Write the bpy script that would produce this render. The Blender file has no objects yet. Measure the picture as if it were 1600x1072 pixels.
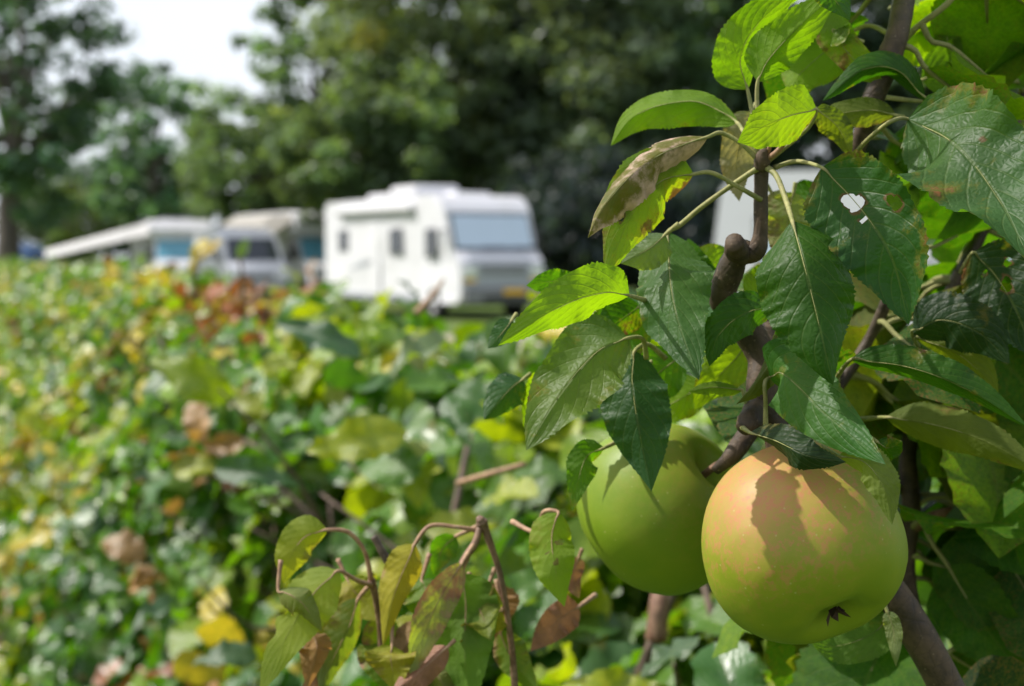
import bpy, bmesh, math, random
import numpy as np
from mathutils import Vector, Matrix, Quaternion

# ------------------------------------------------------------------ camera, sky, sun, exposure
sc = bpy.context.scene
F = 2373.0                      # focal length in photo pixels (1600 wide)
CAM_H = 1.40
PITCH = math.atan(136.0 / F)    # looking slightly down: horizon at y = 400
cd = bpy.data.cameras.new('camera')
cam = bpy.data.objects.new('camera', cd)
sc.collection.objects.link(cam)
cam.location = (0, 0, CAM_H)
cam.rotation_euler = (math.pi / 2 - PITCH, 0, 0)
cd.sensor_width = 36.0
cd.lens = 36.0 * F / 1600.0
cd.clip_start = 0.02
cd.clip_end = 2000
cd.dof.use_dof = True
cd.dof.focus_distance = 0.518
cd.dof.aperture_fstop = 12.6
sc.camera = cam

SUN = Vector((-0.64, 0.06, 0.77)).normalized()     # direction towards the sun
world = bpy.data.worlds.new('World')
sc.world = world
world.use_nodes = True
wn = world.node_tree.nodes
sky = wn.new('ShaderNodeTexSky')
sky.sky_type = 'NISHITA'
sky.sun_disc = False
sky.sun_elevation = math.asin(SUN.z)
sky.sun_rotation = math.atan2(SUN.x, SUN.y)
sky.dust_density = 4.0
sky.air_density = 1.0
sky.ozone_density = 1.0
wn['Background'].inputs['Strength'].default_value = 0.15
# thin bright summer cloud veil over the blue
wt = wn.new('ShaderNodeTexCoord')
wno = wn.new('ShaderNodeTexNoise'); wno.inputs['Scale'].default_value = 2.2; wno.inputs['Detail'].default_value = 5
wmr = wn.new('ShaderNodeMapRange'); wmr.inputs['From Min'].default_value = 0.3; wmr.inputs['From Max'].default_value = 0.7
wmr.inputs['To Min'].default_value = 0.72; wmr.inputs['To Max'].default_value = 0.98
wmx = wn.new('ShaderNodeMixRGB'); wmx.inputs[2].default_value = (6.3, 6.65, 7.2, 1)
wl = world.node_tree.links
wl.new(wt.outputs['Generated'], wno.inputs['Vector']); wl.new(wno.outputs[0], wmr.inputs['Value'])
wsx = wn.new('ShaderNodeSeparateXYZ'); wl.new(wt.outputs['Generated'], wsx.inputs[0])
wel = wn.new('ShaderNodeMapRange'); wel.inputs['From Min'].default_value = 0.1; wel.inputs['From Max'].default_value = 0.9
wel.inputs['To Min'].default_value = 1.0; wel.inputs['To Max'].default_value = 0.35       # the haze thins towards the zenith
wl.new(wsx.outputs['Z'], wel.inputs['Value'])
wmu = wn.new('ShaderNodeMath'); wmu.operation = 'MULTIPLY'
wl.new(wmr.outputs[0], wmu.inputs[0]); wl.new(wel.outputs[0], wmu.inputs[1])
wl.new(wmu.outputs[0], wmx.inputs[0]); wl.new(sky.outputs[0], wmx.inputs[1]); wl.new(wmx.outputs[0], wn['Background'].inputs['Color'])
sl = bpy.data.lights.new('sun', 'SUN')
sl.energy = 4.9
sl.angle = math.radians(0.53)
sl.color = (1.0, 0.955, 0.895)
so = bpy.data.objects.new('sun', sl)
sc.collection.objects.link(so)
so.rotation_euler = SUN.to_track_quat('Z', 'Y').to_euler()
so.location = (-20, -8, 25)
sc.view_settings.view_transform = 'Standard'
sc.view_settings.look = 'None'
sc.view_settings.exposure = 0.28
sc.view_settings.gamma = 1.0
sc.cycles.use_denoising = True
sc.cycles.max_bounces = 7
sc.cycles.transparent_max_bounces = 4
sc.cycles.caustics_reflective = False
sc.cycles.caustics_refractive = False
sc.cycles.sample_clamp_indirect = 6.0

# ------------------------------------------------------------------ helpers
RNG = np.random.default_rng(11)
random.seed(11)
CR = cam.rotation_euler.to_matrix()
CAMP = Vector((0, 0, CAM_H))

def P(px, py, d):
    """world point at depth d (m) that stands at pixel px, py of the 1600x1072 photograph"""
    return CAMP + CR @ Vector(((px - 800.0) / F * d, (536.0 - py) / F * d, -d))

def project(pts):
    q = (np.asarray(pts) - np.array(CAMP)) @ np.array(CR)
    d = -q[:, 2]
    return 800 + F * q[:, 0] / d, 536 - F * q[:, 1] / d, d

def link(o, parent=None):
    sc.collection.objects.link(o)
    if parent is not None:
        o.parent = parent
    return o

def tag(o, label=None, cat=None, group=None, kind=None):
    if label: o['label'] = label
    if cat: o['category'] = cat
    if group: o['group'] = group
    if kind: o['kind'] = kind
    return o

def empty(name, loc=(0, 0, 0), rz=0.0, label=None, cat=None, group=None):
    e = bpy.data.objects.new(name, None)
    e.empty_display_size = 0.1
    e.location = loc
    e.rotation_euler = (0, 0, rz)
    link(e)
    return tag(e, label, cat, group)

def np_mesh(name, V, faces, mat, smooth=True, uv=None, tint=None):
    """faces: (n,3) or (n,4) int array; uv per vertex; tint per vertex rgba"""
    V = np.asarray(V, dtype=np.float32)
    faces = np.asarray(faces, dtype=np.int32)
    k = faces.shape[1]
    me = bpy.data.meshes.new(name)
    me.vertices.add(len(V)); me.vertices.foreach_set('co', V.ravel())
    me.loops.add(faces.size); me.loops.foreach_set('vertex_index', faces.ravel())
    me.polygons.add(len(faces))
    me.polygons.foreach_set('loop_start', np.arange(0, faces.size, k, dtype=np.int32))
    try:
        me.polygons.foreach_set('loop_total', np.full(len(faces), k, dtype=np.int32))
    except Exception:
        pass
    me.polygons.foreach_set('use_smooth', np.full(len(faces), smooth, dtype=bool))
    if uv is not None:
        ul = me.uv_layers.new(name='UVMap')
        ul.data.foreach_set('uv', np.asarray(uv, dtype=np.float32)[faces.ravel()].ravel())
    if tint is not None:
        a = me.attributes.new('tint', 'FLOAT_COLOR', 'POINT')
        a.data.foreach_set('color', np.asarray(tint, dtype=np.float32).ravel())
    me.update(calc_edges=True)
    if mat: me.materials.append(mat)
    return me

def catmull(pts, n):
    pts = [np.asarray(p, dtype=float) for p in pts]
    if len(pts) == 2:
        pts = [pts[0], (pts[0] + pts[1]) / 2, pts[1]]
    q = [2 * pts[0] - pts[1]] + pts + [2 * pts[-1] - pts[-2]]
    out = []
    m = len(pts) - 1
    for i in range(n + 1):
        t = i / n * m
        k = min(int(t), m - 1); f = t - k
        p0, p1, p2, p3 = q[k], q[k + 1], q[k + 2], q[k + 3]
        out.append(0.5 * ((2 * p1) + (-p0 + p2) * f + (2 * p0 - 5 * p1 + 4 * p2 - p3) * f * f + (-p0 + 3 * p1 - 3 * p2 + p3) * f ** 3))
    return np.array(out)

def norm(a):
    a = np.asarray(a, dtype=float)
    return a / (np.linalg.norm(a, axis=-1, keepdims=True) + 1e-12)

def tube_arrays(pts, radii, n=24, seg=10, rough=0.0, seed=0, cap=True):
    c = catmull([np.append(np.asarray(p, dtype=float), r) for p, r in zip(pts, radii)], n)
    p, r = c[:, :3], c[:, 3]
    t = norm(np.gradient(p, axis=0))
    ref = np.array([0.31, 0.17, 0.93]); ref = ref - t[0] * ref.dot(t[0]); ref /= np.linalg.norm(ref)
    V = []
    rs = np.random.default_rng(seed)
    ph = rs.uniform(0, 6.28, 6)
    for i in range(n + 1):
        ref = ref - t[i] * ref.dot(t[i]); ref /= np.linalg.norm(ref)
        b = np.cross(t[i], ref)
        for k in range(seg):
            a = 2 * math.pi * k / seg
            rr = r[i] * (1 + rough * (math.sin(a * 2 + i * 0.13 + ph[0]) * .6 + math.sin(a * 3 - i * 0.21 + ph[1]) * .4 + math.sin(i * .55 + ph[2]) * .7 + math.sin(i * 1.9 + ph[3]) * .2 + rs.normal(0, .14)))
            V.append(p[i] + rr * (math.cos(a) * ref + math.sin(a) * b))
    Q = []
    for i in range(n):
        for k in range(seg):
            Q.append((i * seg + k, i * seg + (k + 1) % seg, (i + 1) * seg + (k + 1) % seg, (i + 1) * seg + k))
    V = np.array(V)
    if cap:
        m = len(V)
        V = np.vstack([V, p[0:1], p[-1:]])
        for k in range(seg):
            Q.append((m, (k + 1) % seg, k, m))
            Q.append((m + 1, n * seg + k, n * seg + (k + 1) % seg, m + 1))
    return V, Q

def poly_obj(name, V, faces, mat, parent=None, smooth=True):
    me = bpy.data.meshes.new(name)
    f2 = []
    for f in faces:
        g = []
        for i in f:
            if i not in g: g.append(int(i))
        if len(g) > 2: f2.append(g)
    me.from_pydata([tuple(map(float, v)) for v in V], [], f2)
    me.polygons.foreach_set('use_smooth', [smooth] * len(me.polygons))
    me.materials.append(mat)
    me.update()
    o = bpy.data.objects.new(name, me)
    return link(o, parent)

def tube(name, pts, radii, mat, parent=None, origin=(0, 0, 0), **kw):
    V, Q = tube_arrays(pts, radii, **kw)
    return poly_obj(name, V - np.asarray(origin, dtype=float), Q, mat, parent)

# ------------------------------------------------------------------ materials
class NT:
    def __init__(s, name):
        s.m = bpy.data.materials.new(name); s.m.use_nodes = True
        s.t = s.m.node_tree; s.n = s.t.nodes; s.n.clear()
        s.out = s.n.new('ShaderNodeOutputMaterial')
    def new(s, typ, **kw):
        nd = s.n.new('ShaderNode' + typ)
        for k, v in kw.items():
            if hasattr(nd, k): setattr(nd, k, v)
        return nd
    def put(s, sock, v):
        if hasattr(v, 'is_output') or isinstance(v, bpy.types.NodeSocket): s.t.links.new(v, sock)
        elif isinstance(v, (tuple, list)) and len(v) == 3 and sock.type == 'RGBA': sock.default_value = (*v, 1)
        else: sock.default_value = v
    def math(s, op, a, b=0.0, c=None, clamp=False):
        nd = s.new('Math', operation=op); nd.use_clamp = clamp
        s.put(nd.inputs[0], a); s.put(nd.inputs[1], b)
        if c is not None: s.put(nd.inputs[2], c)
        return nd.outputs[0]
    def mix(s, f, a, b, mode='MIX'):
        nd = s.new('MixRGB', blend_type=mode)
        s.put(nd.inputs[0], f); s.put(nd.inputs[1], a); s.put(nd.inputs[2], b)
        return nd.outputs[0]
    def ramp(s, v, lo, hi, to0=0.0, to1=1.0):
        nd = s.new('MapRange'); nd.clamp = True; nd.interpolation_type = 'SMOOTHSTEP'
        s.put(nd.inputs['Value'], v)
        nd.inputs['From Min'].default_value = lo; nd.inputs['From Max'].default_value = hi
        nd.inputs['To Min'].default_value = to0; nd.inputs['To Max'].default_value = to1
        return nd.outputs[0]
    def noise(s, vec, scale, detail=3, rough=0.55, out=0):
        nd = s.new('TexNoise')
        if vec is not None: s.put(nd.inputs['Vector'], vec)
        nd.inputs['Scale'].default_value = scale; nd.inputs['Detail'].default_value = detail; nd.inputs['Roughness'].default_value = rough
        return nd.outputs[out]
    def voro(s, vec, scale, feature='F1', out='Distance'):
        nd = s.new('TexVoronoi', feature=feature)
        if vec is not None: s.put(nd.inputs['Vector'], vec)
        nd.inputs['Scale'].default_value = scale
        return nd.outputs[out]
    def bump(s, h, strength, dist):
        nd = s.new('Bump'); nd.inputs['Strength'].default_value = strength; nd.inputs['Distance'].default_value = dist
        s.put(nd.inputs['Height'], h)
        return nd.outputs[0]
    def bsdf(s, col, rough=0.5, spec=0.5, metal=0.0, normal=None, **kw):
        nd = s.new('BsdfPrincipled')
        s.put(nd.inputs['Base Color'], col); s.put(nd.inputs['Roughness'], rough)
        s.put(nd.inputs['Specular IOR Level'], spec); s.put(nd.inputs['Metallic'], metal)
        if normal is not None: s.put(nd.inputs['Normal'], normal)
        for k, v in kw.items(): s.put(nd.inputs[k], v)
        return nd.outputs[0]
    def done(s, sh):
        s.t.links.new(sh, s.out.inputs['Surface']); return s.m

def leaf_material(name, src='OBJ', patch=(0.20, 0.09, 0.03), patch_size=60.0, veins=8.0, trans=0.45,
                  rough=0.36, quilt=1.25, spread=0.34, spec=0.24):
    s = NT(name)
    if src == 'OBJ':
        oi = s.new('ObjectInfo'); tint, dmg, rnd = oi.outputs['Color'], oi.outputs['Alpha'], oi.outputs['Random']
    else:
        at = s.new('Attribute', attribute_name='tint'); tint, dmg, rnd = at.outputs['Color'], at.outputs['Alpha'], 0.5
    uv = s.new('UVMap', uv_map='UVMap').outputs[0]
    sx = s.new('SeparateXYZ'); s.put(sx.inputs[0], uv)
    u = sx.outputs[0]
    v = s.math('MULTIPLY', s.math('ABSOLUTE', s.math('SUBTRACT', sx.outputs[1], 0.5)), 2.0)
    geo = s.new('NewGeometry')
    tc = s.new('TexCoord').outputs['Object']
    # veins
    mid = s.ramp(v, 0.015, 0.05, 1.0, 0.0)
    bend = s.math('MULTIPLY', s.math('POWER', v, 1.25), spread)
    q = s.math('MULTIPLY', s.math('SUBTRACT', u, bend), veins)
    q = s.math('ADD', q, s.math('MULTIPLY', sx.outputs[1], 0.35))
    fr = s.math('ABSOLUTE', s.math('SUBTRACT', s.math('FRACT', q), 0.5))      # 0.5 on vein, 0 between
    sec = s.math('MULTIPLY', s.ramp(fr, 0.40, 0.5), s.ramp(v, 0.8, 1.0, 1.0, 0.2))
    vein = s.math('MAXIMUM', mid, s.math('MULTIPLY', sec, 0.6))
    net = s.voro(tc, 420.0, 'DISTANCE_TO_EDGE')
    # colour
    mott = s.noise(tc, 45.0, 4)
    big = s.noise(tc, 14.0, 2)
    base = s.mix(1.0, tint, s.mix(s.ramp(mott, 0.3, 0.7), (0.72, 0.78, 0.7), (1.25, 1.18, 1.15)), 'MULTIPLY')
    base = s.mix(s.ramp(big, 0.42, 0.75, 0.0, 0.45), base, s.mix(1.0, tint, (1.9, 1.4, 0.8), 'MULTIPLY'))
    vcol = s.mix(0.55, s.mix(1.0, tint, (1.9, 1.6, 1.5), 'MULTIPLY'), (0.17, 0.19, 0.07))
    base = s.mix(s.math('MULTIPLY', vein, 0.38), base, vcol)
    pn = s.noise(tc, patch_size, 7, 0.68)
    pn = s.math('ADD', pn, s.math('MULTIPLY', s.math('POWER', v, 3.0), 0.07))
    thr = s.math('SUBTRACT', 0.76, s.math('MULTIPLY', dmg, 0.36))
    pm = s.math('SUBTRACT', pn, thr)
    pmask = s.ramp(pm, -0.03, 0.06)
    edge = s.math('MULTIPLY', s.ramp(pm, -0.11, 0.0), s.math('SUBTRACT', 1.0, pmask))
    base = s.mix(s.math('MULTIPLY', edge, 0.5), base, (0.19, 0.15, 0.02))
    pcol = s.mix(s.noise(tc, 170.0, 3), s.mix(1.0, patch, (0.55, 0.5, 0.5), 'MULTIPLY'), s.mix(1.0, patch, (1.35, 1.3, 1.25), 'MULTIPLY'))
    base = s.mix(pmask, base, pcol)
    rim = s.new('Attribute', attribute_name='rim').outputs['Fac']
    base = s.mix(s.math('MULTIPLY', s.ramp(s.math('ADD', rim, s.math('MULTIPLY', s.math('SUBTRACT', mott, 0.5), 0.8)), 0.25, 0.75), 0.85), base, (0.13, 0.075, 0.03))
    under = s.mix(0.42, base, s.mix(0.5, tint, (0.15, 0.19, 0.06)))
    sc_ = s.new('SeparateColor'); s.put(sc_.inputs[0], base)
    grn = s.ramp(s.math('SUBTRACT', sc_.outputs[1], sc_.outputs[0]), -0.02, 0.02)
    tcol = s.mix(grn, s.mix(1.0, base, (1.5, 1.45, 0.8), 'MULTIPLY'), s.mix(1.0, base, (2.7, 2.9, 0.30), 'MULTIPLY'))
    tcol = s.mix(s.math('MULTIPLY', vein, 0.35), tcol, s.mix(1.0, tcol, (0.55, 0.55, 0.5), 'MULTIPLY'))
    # relief: blistered between the veins, veins sunk on top
    h = s.math('SUBTRACT', s.math('MULTIPLY', s.math('SUBTRACT', 0.5, fr), 0.6), s.math('MULTIPLY', vein, 0.6))
    h = s.math('ADD', h, s.math('MULTIPLY', s.ramp(net, 0.0, 0.35), 0.25))
    h = s.math('ADD', h, s.math('MULTIPLY', s.noise(tc, 130.0, 3), 0.55))
    h = s.math('ADD', h, s.math('MULTIPLY', s.noise(tc, 40.0, 2), 0.9))
    nrm = s.bump(h, 0.30 * quilt, 0.0012)
    top = s.bsdf(base, s.math('ADD', rough, s.math('MULTIPLY', mott, 0.22)), spec, normal=nrm)
    und = s.bsdf(under, 0.62, 0.12, normal=nrm)
    m1 = s.new('MixShader'); s.put(m1.inputs[0], geo.outputs['Backfacing']); s.put(m1.inputs[1], top); s.put(m1.inputs[2], und)
    tr = s.new('BsdfTranslucent'); s.put(tr.inputs['Color'], tcol); s.put(tr.inputs['Normal'], nrm)
    tf = s.math('MULTIPLY', s.math('SUBTRACT', 1.0, s.math('MULTIPLY', pmask, 0.55)), trans)
    m2 = s.new('MixShader'); s.put(m2.inputs[0], tf); s.put(m2.inputs[1], m1.outputs[0]); s.put(m2.inputs[2], tr.outputs[0])
    return s.done(m2.outputs[0])

def bark_material(name, c1, c2, scale=90.0, lent=True):
    s = NT(name)
    tc = s.new('TexCoord').outputs['Object']
    n1 = s.noise(tc, scale, 5, 0.65); n2 = s.noise(tc, scale * 0.22, 3)
    col = s.mix(s.ramp(n1, 0.32, 0.68), c1, c2)
    col = s.mix(s.ramp(n2, 0.5, 0.72, 0.0, 0.4), col, (0.11, 0.09, 0.065))
    if lent:
        d = s.voro(tc, scale * 3.2)
        col = s.mix(s.ramp(d, 0.08, 0.18, 0.45, 0.0), col, (0.24, 0.18, 0.12))
    ck = s.voro(tc, scale * 1.1, 'DISTANCE_TO_EDGE')
    col = s.mix(s.ramp(ck, 0.0, 0.06, 0.25, 0.0), col, tuple(c * .5 for c in c1))
    lich = s.noise(tc, scale * .5, 5, .7)
    col = s.mix(s.ramp(lich, 0.62, 0.72, 0.0, 0.5), col, (0.16, 0.16, 0.11))
    nrm = s.bump(s.math('ADD', s.math('ADD', n1, s.math('MULTIPLY', n2, 0.8)), s.math('MULTIPLY', s.ramp(ck, 0.0, 0.08), 0.12)), 0.6, 0.12 / scale)
    return s.done(s.bsdf(col, s.ramp(n1, 0.3, 0.7, 0.5, 0.75), 0.35, normal=nrm))

def plain(name, col, rough=0.5, spec=0.5, metal=0.0, grime=0.25, scale=1.2, **kw):
    s = NT(name)
    tc = s.new('TexCoord').outputs['Object']
    n = s.noise(tc, scale, 5, 0.65)
    c = s.mix(s.ramp(n, 0.45, 0.8, 0.0, grime), col, s.mix(1.0, col, (0.62, 0.6, 0.55), 'MULTIPLY'))
    return s.done(s.bsdf(c, s.ramp(n, 0.3, 0.7, max(rough - .06, 0.02), rough + .08), spec, metal, **kw))

M_LEAF = leaf_material('apple_leaf')
M_BLEACH = leaf_material('apple_leaf_sunburnt', patch=(0.50, 0.37, 0.29), patch_size=22.0, trans=0.35, rough=0.42, quilt=0.8)
M_WILT = leaf_material('apple_leaf_wilting', patch=(0.25, 0.13, 0.08), patch_size=30.0, trans=0.4, rough=0.45, quilt=0.9)
M_HEDGE = leaf_material('hedge_leaf', patch=(0.26, 0.12, 0.045), patch_size=35.0, veins=9.0, trans=0.30, rough=0.20, quilt=0.9, spread=0.45, spec=0.55)
M_HEDGE_A = leaf_material('hedge_leaf_mass', 'ATTR', patch=(0.26, 0.12, 0.045), patch_size=20.0, veins=9.0, trans=0.30, rough=0.20, quilt=0.9, spread=0.45, spec=0.55)
M_BARK = bark_material('apple_bark', (0.022, 0.014, 0.008), (0.090, 0.060, 0.036), 110.0)
M_TWIG = bark_material('twig_bark', (0.11, 0.05, 0.03), (0.28, 0.17, 0.11), 160.0)
M_GREENTWIG = bark_material('petiole_skin', (0.17, 0.19, 0.05), (0.32, 0.30, 0.12), 220.0, lent=False)
M_REDTWIG = bark_material('dry_petiole_skin', (0.22, 0.12, 0.07), (0.42, 0.27, 0.16), 200.0, lent=False)
M_HSTEM = bark_material('hedge_stem', (0.05, 0.035, 0.025), (0.16, 0.11, 0.08), 60.0)
M_TRUNK = bark_material('tree_bark', (0.04, 0.033, 0.026), (0.12, 0.10, 0.08), 5.0, lent=False)

def crown_material(name):
    s = NT(name)
    at = s.new('Attribute', attribute_name='tint')
    c = at.outputs['Color']
    p = s.bsdf(c, 0.42, 0.5)
    tr = s.new('BsdfTranslucent'); s.put(tr.inputs['Color'], s.mix(1.0, c, (2.6, 2.3, 0.8), 'MULTIPLY'))
    m = s.new('MixShader'); m.inputs[0].default_value = 0.45
    s.put(m.inputs[1], p); s.put(m.inputs[2], tr.outputs[0])
    return s.done(m.outputs[0])
M_CROWN = crown_material('tree_foliage')

def grass_material():
    s = NT('grass')
    tc = s.new('TexCoord').outputs['Object']
    n1 = s.noise(tc, 0.35, 4); n2 = s.noise(tc, 14.0, 4, 0.7)
    col = s.mix(s.ramp(n1, 0.35, 0.65), (0.07, 0.13, 0.02), (0.16, 0.19, 0.045))
    col = s.mix(s.ramp(n2, 0.3, 0.7, 0.0, 0.6), col, (0.05, 0.09, 0.018))
    return s.done(s.bsdf(col, 0.8, 0.2, normal=s.bump(n2, 0.8, 0.05)))

def gravel_material():
    s = NT('gravel')
    tc = s.new('TexCoord').outputs['Object']
    n1 = s.noise(tc, 1.2, 4); n2 = s.voro(tc, 40.0)
    col = s.mix(s.ramp(n1, 0.3, 0.7), (0.25, 0.22, 0.17), (0.36, 0.32, 0.26))
    col = s.mix(s.ramp(n2, 0.0, 0.5, 0.5, 0.0), col, (0.14, 0.12, 0.1))
    return s.done(s.bsdf(col, 0.85, 0.2, normal=s.bump(n2, 0.6, 0.02)))

# ------------------------------------------------------------------ setting: ground and drive
def sheet(name, ring, z, mat, label, cat):
    bm = bmesh.new()
    bm.faces.new([bm.verts.new((x, y, z)) for x, y in ring])
    bmesh.ops.triangulate(bm, faces=bm.faces[:])
    me = bpy.data.meshes.new(name); bm.to_mesh(me); bm.free()
    me.materials.append(mat)
    o = link(bpy.data.objects.new(name, me))
    return tag(o, label, cat, kind='structure')
sheet('ground', [(-900, -120), (900, -120), (900, 1500), (-900, 1500)], 0.0, grass_material(), 'mown green grass of the camp site', 'grass')
sheet('gravel_drive', [(-30, 30.5), (-14, 28.5), (0, 26.5), (12, 24.5), (40, 21.5), (40, 16.6), (12, 19.5), (0, 21.0), (-14, 22.8), (-30, 25)], 0.006,
      gravel_material(), 'pale gravel drive in front of the parked vehicles', 'drive')

# ------------------------------------------------------------------ background trees (crown tints lightened to stand in for haze)
def make_tree(name, label, px, depth, crown_px, crown_y, rx, rz, n_clumps, per, tint, var=0.26, leaf=0.30, trunk_r=0.22,
              lean=0.0, seed=1, ry=None, yellow=0.0, cr=0.75, group='trees behind the camp site'):
    """trunk stands at pixel column px, depth m away; crown ellipsoid centred at crown_px, crown_y"""
    rs = np.random.default_rng(seed)
    base = P(px, 400, depth); base.z = 0.0
    cc = P(crown_px, crown_y, depth) - base
    cc = np.array(cc)
    ry = ry or rx
    root = empty(name, base, 0, label, 'tree', group)
    # trunk and limbs
    bits, faces = [], []
    def add(V, Q):
        off = sum(len(b) for b in bits)
        bits.append(V); faces.extend([tuple(i + off for i in q) for q in Q])
    top = cc + np.array([0, 0, rz * 0.55])
    mid = np.array([cc[0] * 0.25, cc[1] * 0.25, max(0.6, (cc[2] - rz * 0.7))])
    V, Q = tube_arrays([(0, 0, -0.1), mid * 0.5, mid, (mid + top) / 2 + rs.normal(0, .25, 3), top],
                       [trunk_r * 1.35, trunk_r, trunk_r * .85, trunk_r * .5, trunk_r * .1], n=20, seg=9, rough=0.1, seed=seed)
    poly_obj('trunk', V, Q, M_TRUNK, root)
    # clumps
    cen = []
    while len(cen) < n_clumps:
        d = rs.normal(0, 1, 3); d /= np.linalg.norm(d)
        r = rs.uniform(0.35, 1.0) ** 0.55
        wob = 1 + 0.22 * math.sin(3 * math.atan2(d[1], d[0]) + seed) * (1 - abs(d[2])) + rs.normal(0, 0.08)
        c = cc + d * r * wob * np.array([rx, ry, rz])
        if c[2] > 0.5: cen.append(c)
    cen = np.array(cen)
    for i in range(min(16, n_clumps)):
        c = cen[rs.integers(len(cen))]
        st = mid + (top - mid) * rs.uniform(0.0, 0.6)
        V, Q = tube_arrays([st, st * .5 + c * .5 + rs.normal(0, .2, 3), c], [trunk_r * .38, trunk_r * .22, trunk_r * .06], n=6, seg=5)
        add(V, Q)
    poly_obj('limbs', np.vstack(bits), faces, M_TRUNK, root)
    n = n_clumps * per
    ci = np.repeat(np.arange(n_clumps), per)
    size = rs.uniform(0.6, 1.25, n_clumps)[ci] * cr
    off = rs.normal(0, 1, (n, 3)); off *= (rs.uniform(0, 1, n) ** 0.4 / np.linalg.norm(off, axis=1))[:, None]
    pos = cen[ci] + off * size[:, None] * np.array([1, 1, 0.7])
    nrm = norm(off * 0.7 + rs.normal(0, 0.6, (n, 3)) + np.array([0, 0, 0.7]))
    t = norm(np.cross(nrm, rs.normal(0, 1, (n, 3)))); b = np.cross(nrm, t)
    L = leaf * rs.uniform(0.6, 1.3, n)[:, None]
    V = np.stack([pos - t * L * .5, pos + b * L * .33 + nrm * L * .06, pos + t * L * .5 - nrm * L * .1, pos - b * L * .33 + nrm * L * .06], axis=1).reshape(-1, 3)
    Q = np.arange(4 * n).reshape(-1, 4)
    tone = np.exp(rs.normal(0, var, n_clumps))[ci] * np.exp(rs.normal(0, 0.22, n))
    col = np.ones((n, 4)); col[:, :3] = np.array(tint) * tone[:, None]
    if yellow > 0:
        yl = rs.random(n_clumps)[ci] < yellow
        col[yl, :3] *= np.array([2.0, 1.5, 0.9])
    me = np_mesh('crown', V, Q, M_CROWN, smooth=False, tint=np.repeat(np.clip(col, 0, .5), 4, axis=0))
    link(bpy.data.objects.new('crown', me), root)
    return root

GR = (0.045, 0.085, 0.02)
make_tree('broadleaf_tree', 'tall airy tree with a dark trunk at the far left edge', 10, 45, 30, 130, 3.0, 4.6, 150, 46, (0.050, 0.108, 0.062), seed=3, leaf=.32, cr=.62, trunk_r=.32)
make_tree('broadleaf_tree', 'round mid-height tree with sky gaps behind the left motorhome', 240, 63, 258, 235, 3.3, 3.4, 140, 46, (0.054, 0.119, 0.071), seed=5, leaf=.32, cr=.58)
make_tree('broadleaf_tree', 'small bright green tree under the far left crown', 95, 66, 100, 345, 2.3, 1.5, 60, 70, (0.079, 0.125, 0.047), seed=6, leaf=.26, cr=.6, trunk_r=.1)
make_tree('broadleaf_tree', 'low bushy olive green tree behind the two left vehicles', 405, 58, 400, 262, 3.1, 2.9, 150, 80, (0.073, 0.128, 0.058), seed=7, leaf=.26, cr=.7, yellow=.05)
make_tree('broadleaf_tree', 'tall loose tree with pale sky gaps left of the large motorhome', 500, 60, 515, 85, 3.2, 4.6, 135, 46, (0.071, 0.129, 0.068), seed=8, leaf=.34, cr=.6)
make_tree('broadleaf_tree', 'dense yellow-green tree rising above the large motorhome', 675, 50, 690, 110, 3.9, 5.6, 260, 95, (0.086, 0.129, 0.062), seed=9, leaf=.29, cr=.85, yellow=.05, trunk_r=.3)
make_tree('broadleaf_tree', 'lower leafy tree just behind the large motorhome roof', 600, 47, 590, 235, 2.6, 2.6, 150, 90, (0.077, 0.129, 0.058), seed=10, leaf=.27, cr=.7, yellow=.05, trunk_r=.14)
make_tree('broadleaf_tree', 'dark green tree right of the large motorhome', 900, 49, 905, 130, 3.4, 5.4, 240, 100, (0.085, 0.129, 0.077), seed=11, leaf=.29, cr=.85, trunk_r=.3)
make_tree('broadleaf_tree', 'dark tree directly behind the curled apple leaves', 1085, 51, 1080, 110, 3.5, 5.4, 230, 100, (0.071, 0.128, 0.071), seed=12, leaf=.29, cr=.85, trunk_r=.3)
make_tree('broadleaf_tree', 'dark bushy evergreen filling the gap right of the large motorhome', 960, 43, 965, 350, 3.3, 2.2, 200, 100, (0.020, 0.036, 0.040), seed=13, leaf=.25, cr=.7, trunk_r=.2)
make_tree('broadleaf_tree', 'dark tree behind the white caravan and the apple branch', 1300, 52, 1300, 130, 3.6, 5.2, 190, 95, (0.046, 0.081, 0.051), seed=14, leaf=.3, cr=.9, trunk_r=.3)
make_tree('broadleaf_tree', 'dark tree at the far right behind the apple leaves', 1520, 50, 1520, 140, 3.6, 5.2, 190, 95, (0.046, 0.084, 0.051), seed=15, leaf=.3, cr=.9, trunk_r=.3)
make_tree('broadleaf_tree', 'distant dark tree between the yellow-green and dark trees', 800, 74, 800, 150, 5.5, 7.0, 220, 95, (0.075, 0.129, 0.079), seed=16, leaf=.36, cr=1.1, trunk_r=.3)
make_tree('broadleaf_tree', 'distant dark tree low behind the right-hand trees', 1030, 76, 1030, 190, 5.5, 6.3, 220, 95, (0.061, 0.104, 0.067), seed=17, leaf=.36, cr=1.1, trunk_r=.3)
make_tree('broadleaf_tree', 'far low dark tree behind the left motorhome awning', 165, 78, 170, 330, 5.5, 2.7, 150, 90, (0.032, 0.066, 0.051), seed=18, leaf=.33, cr=.95, trunk_r=.2)
make_tree('broadleaf_tree', 'far dark tree behind the grey awning', 545, 74, 520, 280, 4.5, 4.0, 170, 90, (0.042, 0.072, 0.048), seed=19, leaf=.33, cr=.95, trunk_r=.2)

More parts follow.
